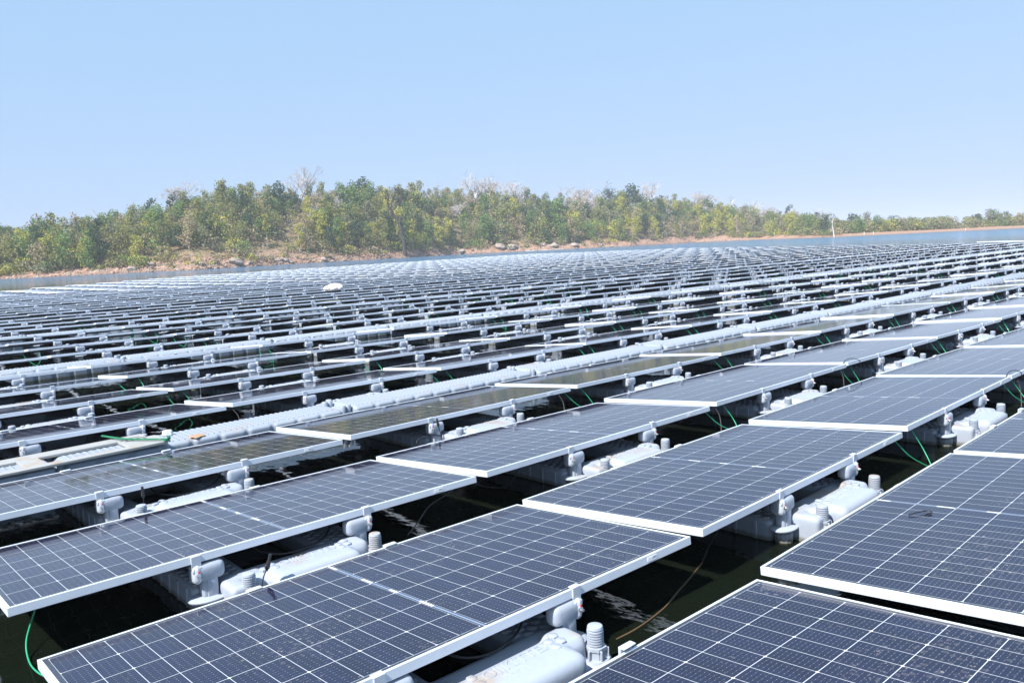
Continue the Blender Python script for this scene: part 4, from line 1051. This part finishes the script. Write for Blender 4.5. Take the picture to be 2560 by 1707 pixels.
def thicket(V, F):
    ox = ur.uniform(-600, 1925); t_ = 1.3+ur.random()*47
    if 230 < ox < 660 and t_ < 13 and ur.random() < .55: t_ += 14
    if 640 < ox < 700 and t_ < 40 and ur.random() < .8: t_ = 44
    if ox > 1480 and t_ < 2: t_ += 2
    if ur.random() < .13: ox = ur.uniform(1925, 2190) if ur.random() < .75 else ur.uniform(2215, 2400); t_ = ur.uniform(9, 26)
    q = land(ox, t_); s = ur.uniform(.8, 1.5); hh = ur.uniform(1.6, 4.2)*(.7 if t_ < 9 else 1)*(.6 if t_ < 4 else 1)*(.75 if ox > 1930 else 1)
    for k in range(int(95*s)):
        z = ur.random()
        r_ = s*1.25*math.sqrt(max(.1, 1-(z-.45)**2*2.6)); an = ur.uniform(0, 6.28); d = r_*ur.random()**.4
        a = q+Vector((math.cos(an)*d, math.sin(an)*d, .2+z*hh))
        u = Vector((ur.uniform(-1, 1), ur.uniform(-1, 1), ur.uniform(-.6, 1))).normalized()*ur.uniform(.12, .26); v = u.cross(Vector((ur.uniform(-1, 1), ur.uniform(-1, 1), ur.uniform(-1, 1)))).normalized()*.15
        i = len(V); V += [tuple(a-u), tuple(a+v), tuple(a+u), tuple(a-v)]; F.append((i, i+1, i+2, i+3))
for key, n in (('olive', 620), ('dry', 520), ('mid', 340), ('yellow', 200), ('grey', 600), ('dark', 140)):
    scatter('thicket', n, thicket, M['leaf_'+key], '%s saplings and brush filling the wood between the trees' % LEAF[key][1], 'thicket')
def rock(V, F, ox, t_, s, flat=.6, jit=.3, loc=None):
    q = Vector(loc) if loc is not None else land(ox, t_)
    i = len(V); ph = ur.uniform(0, 6.28)
    base = [(math.cos(ph+k*1.0472), math.sin(ph+k*1.0472)) for k in range(6)]
    for zz, rr in ((-.3, 1.0), (.35, .85), (.7, .4)):
        for x, y in base: V.append((q.x+x*s*rr*ur.uniform(1-jit, 1+jit), q.y+y*s*rr*ur.uniform(1-jit, 1+jit), q.z+zz*s*flat*ur.uniform(.7, 1.3)))
    for l in (0, 1):
        for k in range(6): F.append((i+l*6+k, i+l*6+(k+1) % 6, i+(l+1)*6+(k+1) % 6, i+(l+1)*6+k))
    F.append(tuple(i+12+k for k in range(6)))
def rub(V, F):
    ox = ur.uniform(-300, 1700) if ur.random() < .8 else ur.uniform(150, 800)
    t_ = abs(ur.gauss(0, 2.6))+.1
    if 600 < ox < 720 and ur.random() < .4: t_ = ur.uniform(5, 34)
    if 1050 < ox < 1110 and ur.random() < .3: t_ = ur.uniform(5, 22)
    rock(V, F, ox, t_, ur.uniform(.07, .26)*(1 if ur.random() < .9 else 1.8))
scatter('rubble', 4200, rub, M['rock2'], 'broken reddish stones strewn along the waterline', 'stones')
scatter('pale_rubble', 1500, rub, M['rock'], 'pale broken stones mixed into the red shore', 'stones')
for j, (ox, t_, s, lab) in enumerate([(540, 1.6, 1.3, 'large rounded pale boulder on the red shore left of centre'), (303, 1.2, .9, 'pale boulder at the waterline of the left shore'), (345, 3.5, .9, 'dark grey boulder on the left shore'), (640, 1.5, .8, 'grey boulder below the bare slope, left one'), (655, 1.2, .7, 'grey boulder below the bare slope, right one'),
        (742, 1.0, .8, 'squarish pale boulder at the waterline left of the dead tree'), (1057, .9, 1.2, 'low flat pale boulder at the waterline right of the dead tree'), (1148, 2.4, 1.6, 'large grey boulder below the central trees, left one'), (1176, 1.6, 1.5, 'large grey boulder below the central trees, right one'), (1272, 1.8, 1.4, 'broad pale boulder above the sand strip'), (1320, 1.4, 1.2, 'small pale boulder right of the sand strip'),
        (1245, 2.8, 1.1, 'grey boulder just above the sand strip'), (460, 2.0, .7, 'small boulder on the left shore near the grass'), (570, 1.2, .6, 'small stone block right of the large boulder'), (1380, 1.2, .7, 'small boulder on the shore of the right part')]):
    bm = bmesh.new(); bmesh.ops.create_icosphere(bm, subdivisions=3, radius=1)
    for v in bm.verts:
        n_ = noise.noise(v.co*1.3+Vector((j*3.3, 0, 0)))*.35+noise.noise(v.co*3.5+Vector((j, 5, 0)))*.12
        v.co *= 1+n_; v.co.x *= s; v.co.y *= s*.9; v.co.z *= s*.55
    q = land(ox, t_); e = obj('boulder', me_from(bm, 'boulder', M['rock'], 35)); e.location = q+Vector((0, 0, s*.12)); e.rotation_euler = (0, 0, j)
    tag(e, lab, 'boulder', 'boulders along the shore')
bm = bmesh.new()
pp = [land(ox, -.3)*1.0 for ox in range(1206, 1300, 8)]
for a in pp: a.z = WZ+.03
tube(bm, pp, .09, 6); tag(obj('pale_log', me_from(bm, 'log', M['pale_sand'], 60)), 'long thin pale log lying along the waterline right of centre', 'log')

# ------------------------------------------------------------------ haze
bm = bmesh.new(); box(bm, -3100, 3100, -3100, 3100, -4, 42)
g = NG('haze_air'); g.t.nodes.remove(g.b)
pv = g.n('ShaderNodeVolumePrincipled'); pv.inputs['Color'].default_value = (0.84, 0.89, 1.0, 1); pv.inputs['Density'].default_value = 0.0007; pv.inputs['Anisotropy'].default_value = -0.1
g.t.links.new(pv.outputs[0], g.out.inputs['Volume'])
tag(obj('haze', me_from(bm, 'haze', g.m)), 'thin bluish haze over the lake', 'haze', None, 'stuff')
